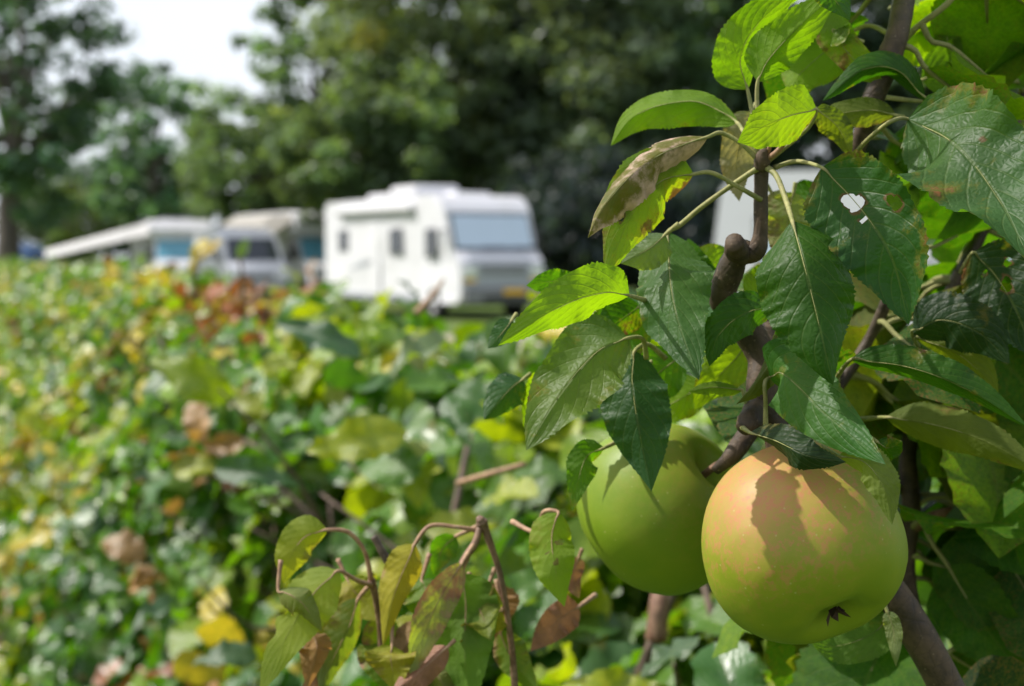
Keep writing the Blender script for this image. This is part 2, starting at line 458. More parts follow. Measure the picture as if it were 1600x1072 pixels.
# ------------------------------------------------------------------ vehicles
M_WHITE = plain('white_lacquer', (0.62, 0.62, 0.65), 0.32, 0.5, grime=0.35)
M_OFFWHITE = plain('dull_white_panel', (0.66, 0.66, 0.68), 0.45, 0.5, grime=0.3)
M_SILVER = plain('silver_grey_paint', (0.34, 0.36, 0.40), 0.35, 0.5, grime=0.3)
M_GREY = plain('grey_plastic', (0.19, 0.19, 0.20), 0.5)
M_DARK = plain('black_plastic', (0.02, 0.02, 0.022), 0.5)
M_TYRE = plain('tyre_rubber', (0.022, 0.022, 0.022), 0.8, 0.3)
M_RIM = plain('steel_rim', (0.22, 0.22, 0.23), 0.5, 0.5, 0.2)
M_GLASS = plain('dark_window_glass', (0.025, 0.03, 0.035), 0.06, 0.8, grime=0.1)
M_SCREEN = plain('blind_with_sky_reflection', (0.50, 0.60, 0.72), 0.12, 0.7, grime=0.15)  # pale blue of the blind also carries the sky reflected in the screen
M_SCREENB = plain('tinted_blue_windscreen', (0.13, 0.36, 0.48), 0.08, 0.8, grime=0.15)
M_LAMP = plain('headlamp_glass', (0.75, 0.76, 0.78), 0.06, 0.9, 0.5, grime=0.0)
M_PLATE = plain('yellow_number_plate', (0.75, 0.42, 0.02), 0.4, grime=0.1)
def fabric(name, col, tr):
    s = NT(name)
    n = s.noise(s.new('TexCoord').outputs['Object'], 2.0, 4)
    c = s.mix(s.ramp(n, .4, .8, 0, .25), col, tuple(v * .7 for v in col))
    t = s.new('BsdfTranslucent'); s.put(t.inputs['Color'], c)
    m = s.new('MixShader'); m.inputs[0].default_value = tr
    s.put(m.inputs[1], s.bsdf(c, .8, .2)); s.put(m.inputs[2], t.outputs[0])
    return s.done(m.outputs[0])
M_AWN = fabric('white_awning_fabric', (0.80, 0.79, 0.78), .4)
M_AWNG = fabric('grey_awning_fabric', (0.46, 0.44, 0.40), .3)
M_TENT = plain('blue_tent_fabric', (0.06, 0.11, 0.22), 0.7, 0.2, grime=0.3)

def mesh_obj(name, bm, mat, parent, smooth=False, bevel=0.0, seg=2):
    if bevel > 0:
        es = [e for e in bm.edges if len(e.link_faces) == 2 and e.calc_face_angle(0) > 0.35]
        bmesh.ops.bevel(bm, geom=es, offset=bevel, segments=seg, affect='EDGES', profile=0.5, clamp_overlap=True)
    bmesh.ops.recalc_face_normals(bm, faces=bm.faces[:])
    me = bpy.data.meshes.new(name); bm.to_mesh(me); bm.free()
    me.materials.append(mat)
    if smooth: me.polygons.foreach_set('use_smooth', [True] * len(me.polygons))
    return link(bpy.data.objects.new(name, me), parent)

def box(name, lo, hi, mat, parent, bevel=0.01):
    bm = bmesh.new()
    bmesh.ops.create_cube(bm, size=1.0)
    for v in bm.verts:
        v.co = Vector([(lo[i] + hi[i]) / 2 + v.co[i] * (hi[i] - lo[i]) for i in range(3)])
    return mesh_obj(name, bm, mat, parent, bevel=bevel)

def prism(name, prof, y0, y1, mat, parent, bevel=0.05, seg=3, taper=None):
    """side profile (x, z) extruded across y; taper(x, z) -> half width factor"""
    bm = bmesh.new()
    yc, hw = (y0 + y1) / 2, (y1 - y0) / 2
    rings = []
    for sgn in (-1, 1):
        rings.append([bm.verts.new((x, yc + sgn * hw * (taper(x, z) if taper else 1.0), z)) for x, z in prof])
    n = len(prof)
    for i in range(n):
        j = (i + 1) % n
        bm.faces.new((rings[0][i], rings[0][j], rings[1][j], rings[1][i]))
    bm.faces.new(rings[0][::-1]); bm.faces.new(rings[1])
    return mesh_obj(name, bm, mat, parent, bevel=bevel, seg=seg)

def quadslab(name, corners, thick, mat, parent, bevel=0.0):
    """thin slab from 4 corner points, thickened along its normal"""
    c = [Vector(p) for p in corners]
    n = (c[1] - c[0]).cross(c[3] - c[0]).normalized() * thick
    bm = bmesh.new()
    a = [bm.verts.new(p) for p in c]; b = [bm.verts.new(p + n) for p in c]
    bm.faces.new(a[::-1]); bm.faces.new(b)
    for i in range(4):
        j = (i + 1) % 4
        bm.faces.new((a[i], a[j], b[j], b[i]))
    return mesh_obj(name, bm, mat, parent, bevel=bevel)

def wheel(parent, x, y, r, w):
    sgn = 1 if y > 0 else -1
    prof = [(0.62 * r, -w / 2), (0.93 * r, -w / 2), (r, -w / 2 + .03), (r, w / 2 - .03), (0.93 * r, w / 2), (0.62 * r, w / 2)]
    bm = bmesh.new(); N = 28; rings = []
    for k in range(N):
        a = 2 * math.pi * k / N
        rings.append([bm.verts.new((x + rr * math.cos(a), y + yy, r + rr * math.sin(a))) for rr, yy in prof])
    for k in range(N):
        for i in range(len(prof)):
            j = (i + 1) % len(prof)
            bm.faces.new((rings[k][i], rings[k][j], rings[(k + 1) % N][j], rings[(k + 1) % N][i]))
    ty = mesh_obj('wheel', bm, M_TYRE, parent)
    bm = bmesh.new(); rings = []
    rp = [(0.63 * r, w * .40), (0.55 * r, w * .36), (0.45 * r, w * .22), (0.2 * r, w * .30), (0.05 * r, w * .33)]
    for k in range(N):
        a = 2 * math.pi * k / N
        rings.append([bm.verts.new((x + rr * math.cos(a), y + sgn * yy, r + rr * math.sin(a))) for rr, yy in rp])
    for k in range(N):
        for i in range(len(rp) - 1):
            bm.faces.new((rings[k][i], rings[k][i + 1], rings[(k + 1) % N][i + 1], rings[(k + 1) % N][i]))
    mesh_obj('rim', bm, M_RIM, ty)

def side_window(parent, x0, x1, z0, z1, ys, mat=M_GLASS, frame=M_GREY):
    s = 1 if ys > 0 else -1
    lo, hi = sorted((ys - s * .01, ys + s * .018))
    w = box('window', (x0, lo, z0), (x1, hi, z1), frame, parent, 0.012)
    lo, hi = sorted((ys + s * .012, ys + s * .024))
    box('pane', (x0 + .04, lo, z0 + .04), (x1 - .04, hi, z1 - .04), mat, w, 0.005)

def heading(root, d):
    """turn root (front = local +x) so that it points along the horizontal direction d"""
    root.rotation_euler = (0, 0, math.atan2(d[1], d[0]))

# --- large integrated motorhome (front towards the camera, its nearside lit by the sun)
def large_motorhome():
    root = empty('motorhome', label='large white integrated motorhome with a wide pale blue windscreen and yellow plate', cat='motorhome', group='vehicles parked beyond the hedge')
    th = math.radians(30)
    d = (math.sin(th), -math.cos(th))
    heading(root, d)
    # local: +x forward, +y left of the driver.  Seen from the camera, the driver's right side (-y) shows on the left.
    W = 1.13
    fl = P(697, 400, 33.0)                       # front corner nearest the lit side
    c, s_ = math.cos(root.rotation_euler.z), math.sin(root.rotation_euler.z)
    lx, ly = 3.05, -W
    root.location = (fl.x - (c * lx - s_ * ly), fl.y - (s_ * lx + c * ly), 0)
    prof = [(-3.55, 0.42), (-3.6, 0.8), (-3.6, 2.60), (-3.45, 2.74), (2.25, 2.76), (2.62, 2.68), (2.86, 2.42), (3.22, 1.52), (3.48, 1.30), (3.58, 0.95), (3.56, 0.50), (3.4, 0.36), (2.75, 0.36), (1.75, 0.36), (-1.3, 0.38)]
    tp = lambda x, z: 1.0 if x < 2.4 else (0.97 if x < 3.0 else 0.93)
    prism('body', prof, -W, W, M_WHITE, root, 0.07, 3, tp)
    # windscreen lies on the slope (2.86,2.42)-(3.22,1.52)
    ex, ez = 0.36, -0.90; L = math.hypot(ex, ez); nx, nz = -ez / L, ex / L
    def on(t, y, lift=0.012): return (2.86 + ex * t + nx * lift, y, 2.42 + ez * t + nz * lift)
    ws = quadslab('windscreen', [on(.10, -.99), on(.99, -1.0), on(.99, 1.0), on(.10, .99)], 0.02, M_DARK, root)
    quadslab('blind', [on(.15, -.95, .034), on(.94, -.96, .034), on(.94, .96, .034), on(.15, .95, .034)], 0.008, M_SCREEN, ws)
    for y in (-.35, .42):
        quadslab('wiper', [on(.97, y, .05), on(.97, y + .62, .05), on(.935, y + .62, .05), on(.935, y, .05)], 0.02, M_DARK, ws)
    # lower front: grey panel, grille, bumper, lamps, plate
    quadslab('front_panel', [(3.262, -.72, 1.505), (3.503, -.80, 1.305), (3.503, .80, 1.305), (3.262, .72, 1.505)], 0.012, M_SILVER, root)
    g = box('grille', (3.52, -.62, 0.98), (3.605, .62, 1.24), M_SILVER, root, 0.02)
    for k in range(4):
        box('slat', (3.60, -.58, 1.005 + .055 * k), (3.618, .58, 1.035 + .055 * k), M_GREY, g, 0.004)
    box('front_apron', (3.45, -.98, 0.73), (3.592, .98, 1.27), M_SILVER, root, 0.03)  # silver slab that also puts the nose's shade into its grey
    bp = box('bumper', (3.50, -1.0, 0.36), (3.68, 1.0, 0.72), M_GREY, root, 0.05)
    box('air_intake', (3.672, -.55, 0.42), (3.69, .55, 0.54), M_DARK, bp, 0.005)
    box('number_plate', (3.683, -.05, 0.56), (3.70, .50, 0.69), M_PLATE, root, 0.004)
    for y in (-.83, .83):
        h = box('headlight', (3.50, y - .17, 0.92), (3.62, y + .17, 1.20), M_LAMP, root, 0.04)
        box('indicator', (3.55, y - .15, 0.83), (3.61, y + .15, 0.905), M_PLATE, h, 0.01)
    for y, sg in ((-1.0, -1), (1.0, 1)):
        m = box('mirror', (2.93, y + sg * .17 - .09, 1.55), (3.05, y + sg * .17 + .13 * (sg > 0) + .0, 2.0), M_DARK if sg > 0 else M_OFFWHITE, root, 0.04)
        box('mirror_arm', (2.88, min(y, y + sg * .17) + .02, 1.92), (2.95, max(y, y + sg * .17), 1.98), M_DARK, m, 0.01)
    # lit side windows, door, awning box, skirt line
    side_window(root, 2.05, 2.62, 1.35, 2.02, -W)
    side_window(root, 0.20, 0.92, 1.42, 2.05, -W)
    side_window(root, -2.75, -2.15, 1.50, 2.05, -W)
    side_window(root, -1.0, 0.2, 1.42, 2.05, W)
    dr = box('door', (-0.95, -W - .016, 0.50), (-0.33, -W + .01, 2.30), M_WHITE, root, 0.012)
    box('handle', (-0.90, -W - .03, 1.2), (-0.80, -W - .012, 1.32), M_GREY, dr, 0.004)
    box('door_window', (-0.80, -W - .026, 1.60), (-0.48, -W - .012, 2.0), M_OFFWHITE, dr, 0.004)
    aw = box('awning_box', (-2.6, -W - .15, 2.44), (1.55, -W + .02, 2.58), M_OFFWHITE, root, 0.03)
    box('awning_rail', (-2.6, -W - .14, 2.385), (1.55, -W - .03, 2.437), M_GREY, aw, 0.01)
    box('service_hatch', (-3.1, -W - .013, 0.62), (-2.3, -W + .01, 1.12), M_OFFWHITE, root, 0.01)
    box('skirt', (-3.3, -W - .012, 0.40), (1.5, -W + .01, 0.52), M_SILVER, root, 0.01)
    sw = bmesh.new()                                              # pale grey side decal
    pts = [(-2.2, 1.05), (-0.98, 1.18), (-0.98, 1.30), (-1.4, 1.28)]
    sw.faces.new([sw.verts.new((x, -W - .004, z)) for x, z in pts])
    mesh_obj('decal', sw, M_SILVER, root)
    # roof
    box('roof_hatch', (-1.9, -.75, 2.75), (-0.3, .35, 2.90), M_WHITE, root, 0.07)
    box('roof_box', (-0.1, -1.0, 2.755), (1.25, .2, 3.02), M_WHITE, root, 0.10)
    box('skylight', (1.65, -.45, 2.755), (2.2, .45, 2.84), M_OFFWHITE, root, 0.03)
    for x in (-2.0, 2.35):
        for y in (-.98, .98): wheel(root, x, y, 0.34, 0.24)
    box('rear_lamp', (-3.62, -1.05, .7), (-3.595, -.9, 1.1), plain('red_lamp', (.5, .02, .02), .2), root, 0.006)
    box('chassis', (-3.3, -.9, .30), (3.2, .9, .44), M_DARK, root, 0.02)
    return root
large_motorhome()

# --- semi-integrated motorhome with a white awning, far left
def left_motorhome():
    root = empty('motorhome', label='smaller white motorhome at the left with its white awning rolled out', cat='motorhome', group='vehicles parked beyond the hedge')
    th = math.radians(16)
    heading(root, (math.sin(th), -math.cos(th)))
    c = P(284, 400, 54.0)
    f = Vector((math.sin(th), -math.cos(th), 0))
    root.location = Vector((c.x, c.y, 0)) - f * 2.6
    W = 1.08
    prism('body', [(-3.4, .42), (-3.45, .8), (-3.45, 2.55), (-3.3, 2.68), (1.2, 2.70), (1.75, 2.62), (2.0, 2.35), (1.75, 1.95), (1.35, 1.9), (1.3, .42)], -W, W, M_WHITE, root, 0.06)
    cab = prism('cab', [(1.25, .40), (1.25, 1.95), (1.75, 1.98), (2.22, 1.28), (2.95, 1.10), (3.12, .85), (3.1, .45), (2.9, .36)], -.93, .93, M_WHITE, root, 0.06, 3,
                lambda x, z: 1.0 if x < 2.0 else .95)
    ex, ez = .47, -.70; L = math.hypot(ex, ez); nx, nz = -ez / L, ex / L
    def on(t, y, lift=.015): return (1.75 + ex * t + nx * lift, y, 1.98 + ez * t + nz * lift)
    quadslab('windscreen', [on(.04, -.80), on(.97, -.86), on(.97, .86), on(.04, .80)], .015, M_SCREENB, cab)
    box('grille', (3.06, -.5, .72), (3.135, .5, .92), M_GREY, cab, .02)
    box('bumper', (2.95, -.92, .36), (3.2, .92, .62), M_GREY, cab, .05)
    box('number_plate', (3.195, -.26, .5), (3.21, .26, .61), M_PLATE, cab, .004)
    for y in (-.72, .72):
        bm = bmesh.new(); bmesh.ops.create_uvsphere(bm, u_segments=16, v_segments=10, radius=.16)
        for v in bm.verts: v.co = Vector((3.0 + v.co.x * .7, y + v.co.y, 1.0 + v.co.z * .8))
        mesh_obj('headlight', bm, M_LAMP, cab, True)
    for y, sg in ((-.93, -1), (.93, 1)):
        box('mirror', (1.95, y + (sg - 1) / 2 * .24 , 1.30), (2.05, y + (sg + 1) / 2 * .24, 1.62), M_DARK, cab, .03)
        side_window(cab, 1.4, 1.9, 1.35, 1.85, y + sg * .005)
    side_window(root, -.6, .5, 1.45, 2.0, -W)
    side_window(root, -2.8, -2.0, 1.5, 2.0, -W)
    dr = quadslab('open_door', [(1.15, -W - .02, .5), (1.30, -W - .62, .5), (1.30, -W - .62, 2.2), (1.15, -W - .02, 2.2)], .04, M_WHITE, root)
    box('doorway', (.5, -W - .006, .5), (1.12, -W + .01, 2.2), M_DARK, root, .004)
    aw = prism('awning', [(0, 0)] * 3, 0, 1, M_AWN, root) if False else None
    bm = bmesh.new(); nu, nv = 10, 6; g = []
    for i in range(nu + 1):
        row = []
        for j in range(nv + 1):
            u, v = i / nu, j / nv
            row.append(bm.verts.new((-2.9 + 4.1 * v, -W - .02 - 3.55 * u, 2.58 - 1.0 * u - .10 * math.sin(math.pi * u) - .015 * math.sin(9 * v))))
        g.append(row)
    for i in range(nu):
        for j in range(nv): bm.faces.new((g[i][j], g[i + 1][j], g[i + 1][j + 1], g[i][j + 1]))
    a = mesh_obj('awning', bm, M_AWN, root, True)
    sm = a.modifiers.new('thick', 'SOLIDIFY'); sm.thickness = .012
    quadslab('valance', [(1.22, -W - .02, 2.60), (1.22, -W - 3.57, 1.60), (1.75, -W - 3.57, 1.32), (1.75, -W - .02, 2.16)], .01, M_AWN, a)  # added strip, lower edge flared outward to catch the sun
    box('front_bar', (-2.95, -W - 3.63, 1.48), (1.25, -W - 3.55, 1.62), M_AWN, a, .02)
    for x in (-2.85, 1.12):
        box('leg', (x - .02, -W - 3.59, 0), (x + .02, -W - 3.55, 1.49), M_RIM, a, .004)
    box('roof_box', (-1.6, -.6, 2.69), (.2, .6, 2.8), M_SILVER, root, .04)
    box('skylight', (.6, -.35, 2.70), (1.2, .35, 2.77), M_SILVER, root, .02)
    for x in (-1.9, 2.35):
        for y in (-.9, .9): wheel(root, x, y, .33, .22)
    box('chassis', (-3.2, -.85, .30), (2.9, .85, .45), M_DARK, root, .02)
left_motorhome()

# --- alcove motorhome half hidden behind the large one, grey awning over it
def alcove_motorhome():
    root = empty('motorhome', label='white motorhome under a grey awning, half hidden by the large motorhome', cat='motorhome', group='vehicles parked beyond the hedge')
    th = math.radians(32)
    heading(root, (math.sin(th), -math.cos(th)))
    c = P(515, 400, 49.0)
    f = Vector((math.sin(th), -math.cos(th), 0))
    root.location = Vector((c.x, c.y, 0)) - f * 2.4
    W = 1.06
    prism('body', [(-3.2, .42), (-3.25, .8), (-3.25, 2.68), (-3.1, 2.80), (1.5, 2.84), (2.05, 2.72), (2.2, 2.45), (1.95, 2.05), (1.35, 1.95), (1.3, .42)], -W, W, M_OFFWHITE, root, 0.06)
    quadslab('alcove_window', [(2.10, -.8, 2.64), (2.235, -.8, 2.42), (2.235, .8, 2.42), (2.10, .8, 2.64)], .02, M_GLASS, root)
    cab = prism('cab', [(1.25, .40), (1.25, 1.98), (1.80, 1.98), (2.30, 1.25), (2.95, 1.10), (3.12, .85), (3.1, .45), (2.9, .36)], -.93, .93, M_OFFWHITE, root, 0.06, 3,
                lambda x, z: 1.0 if x < 2.0 else .95)
    ex, ez = .50, -.73; L = math.hypot(ex, ez); nx, nz = -ez / L, ex / L
    def on(t, y, lift=.015): return (1.80 + ex * t + nx * lift, y, 1.98 + ez * t + nz * lift)
    quadslab('windscreen', [on(.04, -.80), on(.97, -.86), on(.97, .86), on(.04, .80)], .015, M_SCREENB, cab)
    box('grille', (3.06, -.5, .72), (3.135, .5, .92), M_GREY, cab, .02)
    box('bumper', (2.95, -.92, .36), (3.2, .92, .62), M_GREY, cab, .05)
    for y in (-.72, .72): box('headlight', (2.96, y - .17, .8), (3.1, y + .17, 1.02), M_LAMP, cab, .05)
    for y, sg in ((-.93, -1), (.93, 1)):
        box('mirror', (1.98, y + (sg - 1) / 2 * .24, 1.30), (2.08, y + (sg + 1) / 2 * .24, 1.62), M_DARK, cab, .03)
        side_window(cab, 1.35, 1.95, 1.30, 1.88, y + sg * .005)
    side_window(root, -.9, .4, 1.4, 2.05, -W)
    side_window(root, -2.7, -1.7, 1.4, 2.05, -W)
    bm = bmesh.new(); g = []
    for i in range(9):
        u = i / 8; row = []
        for j in range(5):
            v = j / 4
            row.append(bm.verts.new((-2.6 + 4.2 * v, -W - .02 - 1.15 * u, 2.76 - .75 * u ** 1.5 - .02 * math.sin(7 * v))))
        g.append(row)
    for i in range(8):
        for j in range(4): bm.faces.new((g[i][j], g[i + 1][j], g[i + 1][j + 1], g[i][j + 1]))
    a = mesh_obj('awning', bm, M_AWNG, root, True)
    a.modifiers.new('thick', 'SOLIDIFY').thickness = .015
    quadslab('valance', [(1.62, -W - .02, 2.80), (1.62, -W - 1.17, 2.04), (1.95, -W - 1.17, 1.82), (1.95, -W - .02, 2.56)], .01, M_AWNG, a)
    box('front_bar', (-2.65, -W - 1.25, 1.90), (1.65, -W - 1.16, 2.06), M_AWNG, a, .02)
    for x in (-2.55, 1.55): box('leg', (x - .02, -W - 1.22, 0), (x + .02, -W - 1.18, 1.95), M_RIM, a, .004)
    for x in (-1.8, 2.4):
        for y in (-.88, .88): wheel(root, x, y, .33, .22)
    box('chassis', (-3.0, -.85, .30), (2.9, .85, .45), M_DARK, root, .02)
alcove_motorhome()

# --- small white camper van left of the alcove motorhome
def camper_van():
    root = empty('camper_van', label='small white camper van between the two rear motorhomes', cat='van', group='vehicles parked beyond the hedge')
    th = math.radians(24)
    heading(root, (math.sin(th), -math.cos(th)))
    c = P(402, 400, 44.5)
    root.location = Vector((c.x, c.y, 0)) - Vector((math.sin(th), -math.cos(th), 0)) * 2.2
    W = .90
    prism('body', [(-2.4, .40), (-2.45, 1.0), (-2.35, 2.0), (-2.1, 2.22), (.2, 2.25), (1.25, 1.98), (1.90, 1.22), (2.42, 1.02), (2.52, .75), (2.5, .42), (2.3, .36)], -W, W, M_WHITE, root, .06, 3,
          lambda x, z: 1.0 if z < 1.3 else .93)
    ex, ez = .65, -.76; L = math.hypot(ex, ez); nx, nz = -ez / L, ex / L
    def on(t, y, lift=.012): return (1.25 + ex * t + nx * lift, y, 1.98 + ez * t + nz * lift)
    quadslab('windscreen', [on(.08, -.72), on(.95, -.78), on(.95, .78), on(.08, .72)], .015, M_GLASS, root)
    box('grille', (2.46, -.45, .72), (2.535, .45, .90), M_GREY, root, .02)
    box('bumper', (2.38, -.86, .36), (2.60, .86, .60), M_GREY, root, .04)
    for y in (-.66, .66): box('headlight', (2.36, y - .15, .78), (2.54, y + .15, .98), M_LAMP, root, .04)
    for y, sg in ((-W, -1), (W, 1)):
        box('mirror', (1.40, y + (sg - 1) / 2 * .2, 1.25), (1.50, y + (sg + 1) / 2 * .2, 1.45), M_DARK, root, .03)
        side_window(root, .45, 1.15, 1.30, 1.85, y * .965)
        side_window(root, -.9, .3, 1.30, 1.85, y * .965)
    for x in (-1.5, 1.75):
        for y in (-.78, .78): wheel(root, x, y, .32, .2)
    box('roof_rack', (-1.8, -.6, 2.245), (-.2, .6, 2.30), M_GREY, root, .01)
    box('chassis', (-2.2, -.75, .28), (2.2, .75, .42), M_DARK, root, .01)
camper_van()

# --- white caravan seen between the apple leaves on the right
def caravan():
    root = empty('caravan', label='white caravan showing in the gaps between the apple leaves on the right', cat='caravan', group='vehicles parked beyond the hedge')
    a = P(1128, 400, 18.5)
    root.location = (a.x + 2.75, 19.6, 0); root.rotation_euler = (0, 0, math.radians(-20))
    W = 1.1
    body = prism('body', [(-2.5, .48), (-2.55, 1.2), (-2.42, 2.25), (-2.2, 2.46), (2.1, 2.50), (2.4, 2.3), (2.6, 1.3), (2.55, .48)], -W, W, M_WHITE, root, .06)
    for x0, x1 in ((-2.0, -.9), (.9, 2.0)): side_window(root, x0, x1, 1.3, 1.9, -W, M_SCREEN)
    dr = box('door', (-.5, -W - .018, .55), (.2, -W + .01, 2.2), M_WHITE, root, .012)
    box('handle', (.08, -W - .035, 1.2), (.16, -W - .014, 1.32), M_GREY, dr, .004)
    box('skirt', (-2.4, -W - .012, .40), (2.45, -W + .2, .52), M_GREY, root, .01)
    for y in (-.98, .98): wheel(root, 0.55, y, .31, .2)
    box('drawbar', (2.4, -.08, .40), (3.8, .08, .50), M_DARK, root, .01)
    box('jockey_wheel', (3.5, .1, 0), (3.62, .18, .8), M_GREY, root, .02)
    box('roof_vent', (-.5, -.4, 2.48), (.4, .4, 2.58), M_OFFWHITE, root, .03)
    box('chassis', (-2.3, -.8, .30), (2.4, .8, .5), M_DARK, root, .01)
caravan()

# --- blue tent far left
def tent():
    c = P(36, 400, 62)
    root = empty('tent', (c.x, c.y, 0), 0.3, 'small blue tent beside the trunk at the far left', 'tent')
    bm = bmesh.new(); N, M = 14, 10; g = []
    for i in range(M + 1):
        t = i / M; row = []
        for k in range(N):
            a = 2 * math.pi * k / N
            r = math.cos(t * math.pi / 2) ** .75 * (1 + .06 * math.cos(4 * a))
            row.append(bm.verts.new((1.5 * r * math.cos(a), 1.1 * r * math.sin(a), 1.9 * math.sin(t * math.pi / 2))))
        g.append(row)
    for i in range(M):
        for k in range(N): bm.faces.new((g[i][k], g[i][(k + 1) % N], g[i + 1][(k + 1) % N], g[i + 1][k]))
    mesh_obj('canopy', bm, M_TENT, root)
    for s in (0.785, 2.356):
        pts = [(1.62 * math.cos(t) * math.cos(s), 1.2 * math.cos(t) * math.sin(s), 1.96 * math.sin(t)) for t in np.linspace(0, math.pi, 9)]
        tube('pole', pts, [.012] * 9, M_GREY, root, n=20, seg=5)
    quadslab('entrance', [(-.4, -1.13, .05), (.4, -1.13, .05), (.0, -.80, 1.3), (-.02, -.80, 1.3)], .02, M_DARK, root)
tent()

# ------------------------------------------------------------------ leaves
APPLE_W = ([0, .015, .05, .11, .2, .33, .47, .62, .76, .87, .94, 1.0], [.0, .16, .42, .68, .88, 1.0, .98, .86, .62, .36, .17, .0])
OAK_W = ([0, .04, .12, .2, .27, .34, .42, .50, .58, .66, .74, .82, .9, .96, 1.0], [.0, .14, .26, .50, .44, .74, .66, .98, .84, 1.0, .80, .82, .56, .34, .0])
BEECH_W = ([0, .03, .1, .22, .36, .5, .64, .78, .9, .97, 1.0], [.0, .25, .55, .84, .98, 1.0, .92, .7, .36, .12, .0])

def leaf_grid(mid, left, nrm, hw, nu, nv, prof, rl=(0, 0), rr=(0, 0), curl=0.0, serr=0.0, teeth=20, wave=0.0, waves=3.0, seed=0,
              holes=(), flip=False, bites=()):
    """mid (nu+1,3) midrib points, left/nrm frames; returns verts, quads, uv"""
    rs = np.random.default_rng(seed)
    u = np.linspace(0, 1, nu + 1)
    w = np.interp(u, *prof) * hw
    ph = rs.uniform(0, 6.28, 8)
    sv = np.concatenate([np.linspace(-1, 0, nv + 1)[:-1], np.linspace(0, 1, nv + 1)])
    V = np.zeros((nu + 1, 2 * nv + 1, 3)); UV = np.zeros((nu + 1, 2 * nv + 1, 2))
    for j, s in enumerate(sv):
        a = abs(s); isl = s < 0
        r = np.radians((rl[0] + (rl[1] - rl[0]) * u) if isl else (rr[0] + (rr[1] - rr[0]) * u)) + math.radians(curl) * a
        dirv = (1 if isl else -1) * left
        tooth = 0
        if serr > 0 and a > 0.6:
            tt = (u * teeth + (ph[0] if isl else ph[1])) % 1.0
            tooth = serr * (0.5 - np.abs(tt - 0.62)) * 2 * ((a - 0.6) / 0.4) ** 2 * (0.7 + .5 * np.sin(u * 23 + ph[5]))
        ww = w * (1 + tooth * hw / np.maximum(w, hw * .35) + 0.05 * np.sin(u * 9 + (ph[2] if isl else ph[3])) * a)
        for (bu, bs, bw, bd) in bites:                       # bites out of the margin
            if (bs < 0) == isl: ww = ww * (1 - bd * a * np.exp(-((u - bu) / bw) ** 2))
        lat = (np.cos(r) * a * ww)[:, None] * dirv + (np.sin(r) * a * ww)[:, None] * nrm
        wv = wave * hw * a ** 2 * (np.sin(u * waves * 6.28 + (ph[4] if isl else ph[6])) + .5 * np.sin(u * waves * 14.1 + ph[7]) + .28 * np.sin(u * waves * 31.0 + 3 * ph[7] + s)) * np.sin(np.pi * np.clip(u * 1.1, 0, 1))
        V[:, j] = mid + lat + wv[:, None] * nrm
        UV[:, j, 0] = u; UV[:, j, 1] = 0.5 + 0.5 * s
    m = 2 * nv + 1
    Vf = V.reshape(-1, 3); UVf = UV.reshape(-1, 2)
    idx = np.arange((nu + 1) * m).reshape(nu + 1, m)
    Q = np.stack([idx[:-1, :-1], idx[1:, :-1], idx[1:, 1:], idx[:-1, 1:]], axis=-1).reshape(-1, 4)
    rim_w = np.zeros(len(Vf))
    if len(holes):
        dead = np.zeros(len(Vf), bool)
        U = np.repeat(u, m); S = np.tile(sv, nu + 1)
        for (hu, hs, ru, rv) in holes:
            ang = np.arctan2((S - hs) / rv, (U - hu) / ru)
            lim = 1 + .07 * np.sin(13 * ang + ph[3]) + .22 * np.sin(2 * ang + ph[0]) + .18 * np.sin(3 * ang + ph[1]) + .1 * np.sin(7 * ang + ph[2])
            q = np.hypot((U - hu) / ru, (S - hs) / rv) / lim
            ins = q < 1
            rim = ins & (q > 0.62)
            rim_w = np.maximum(rim_w, np.clip(1 - (q - 1) / .45, 0, 1))
            dead |= ins & ~rim
            k = np.where(rim)[0]                                # push the rim out to the hole's edge
            for i in k:
                uu, ss = hu + (U[i] - hu) / q[i], hs + (S[i] - hs) / q[i]
                fi = np.clip(uu, 0, 1) * nu; i0 = min(int(fi), nu - 1); fu = fi - i0
                fj = np.interp(ss, sv, np.arange(m)); j0 = min(int(fj), m - 2); fv = fj - j0
                Vf[i] = (V[i0, j0] * (1 - fu) * (1 - fv) + V[i0 + 1, j0] * fu * (1 - fv) + V[i0, j0 + 1] * (1 - fu) * fv + V[i0 + 1, j0 + 1] * fu * fv)
        Q = Q[~dead[Q].any(axis=1)]
    if flip: Q = Q[:, ::-1]
    leaf_grid.rim = rim_w
    return Vf, Q, UVf

def unit_leaf(name, mat, prof, ratio, nu, nv, bend, fold, seed, serr=0.0, teeth=16, wave=0.1, curl=0.0, twist=0.0):
    """leaf of length 1 along +y, upper face +z"""
    u = np.linspace(0, 1, nu + 1)
    ang = -bend * (u - 0.15)
    y = np.concatenate([[0], np.cumsum(np.cos((ang[1:] + ang[:-1]) / 2))]) / nu
    z = np.concatenate([[0], np.cumsum(np.sin((ang[1:] + ang[:-1]) / 2))]) / nu
    mid = np.stack([0 * u, y, z], 1)
    n = np.stack([0 * u, -np.sin(ang), np.cos(ang)], 1)
    tw = twist * (u - .3)
    lf0 = np.array([-1.0, 0, 0])
    left = np.cos(tw)[:, None] * lf0 + np.sin(tw)[:, None] * n
    nn = np.cos(tw)[:, None] * n - np.sin(tw)[:, None] * lf0
    return leaf_grid(mid, left, nn, ratio, nu, nv, prof, (fold, fold), (fold, fold), curl, serr, teeth, wave, 2.5, seed, flip=True)

# ---------------- tints (linear base colours; DG darkened for leaves in shade)
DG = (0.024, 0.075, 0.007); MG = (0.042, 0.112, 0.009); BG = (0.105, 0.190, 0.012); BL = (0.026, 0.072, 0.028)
YG = (0.100, 0.170, 0.014); OL = (0.075, 0.100, 0.018); YE = (0.26, 0.22, 0.025); PG = (0.13, 0.17, 0.09); VD = (0.014, 0.036, 0.014)

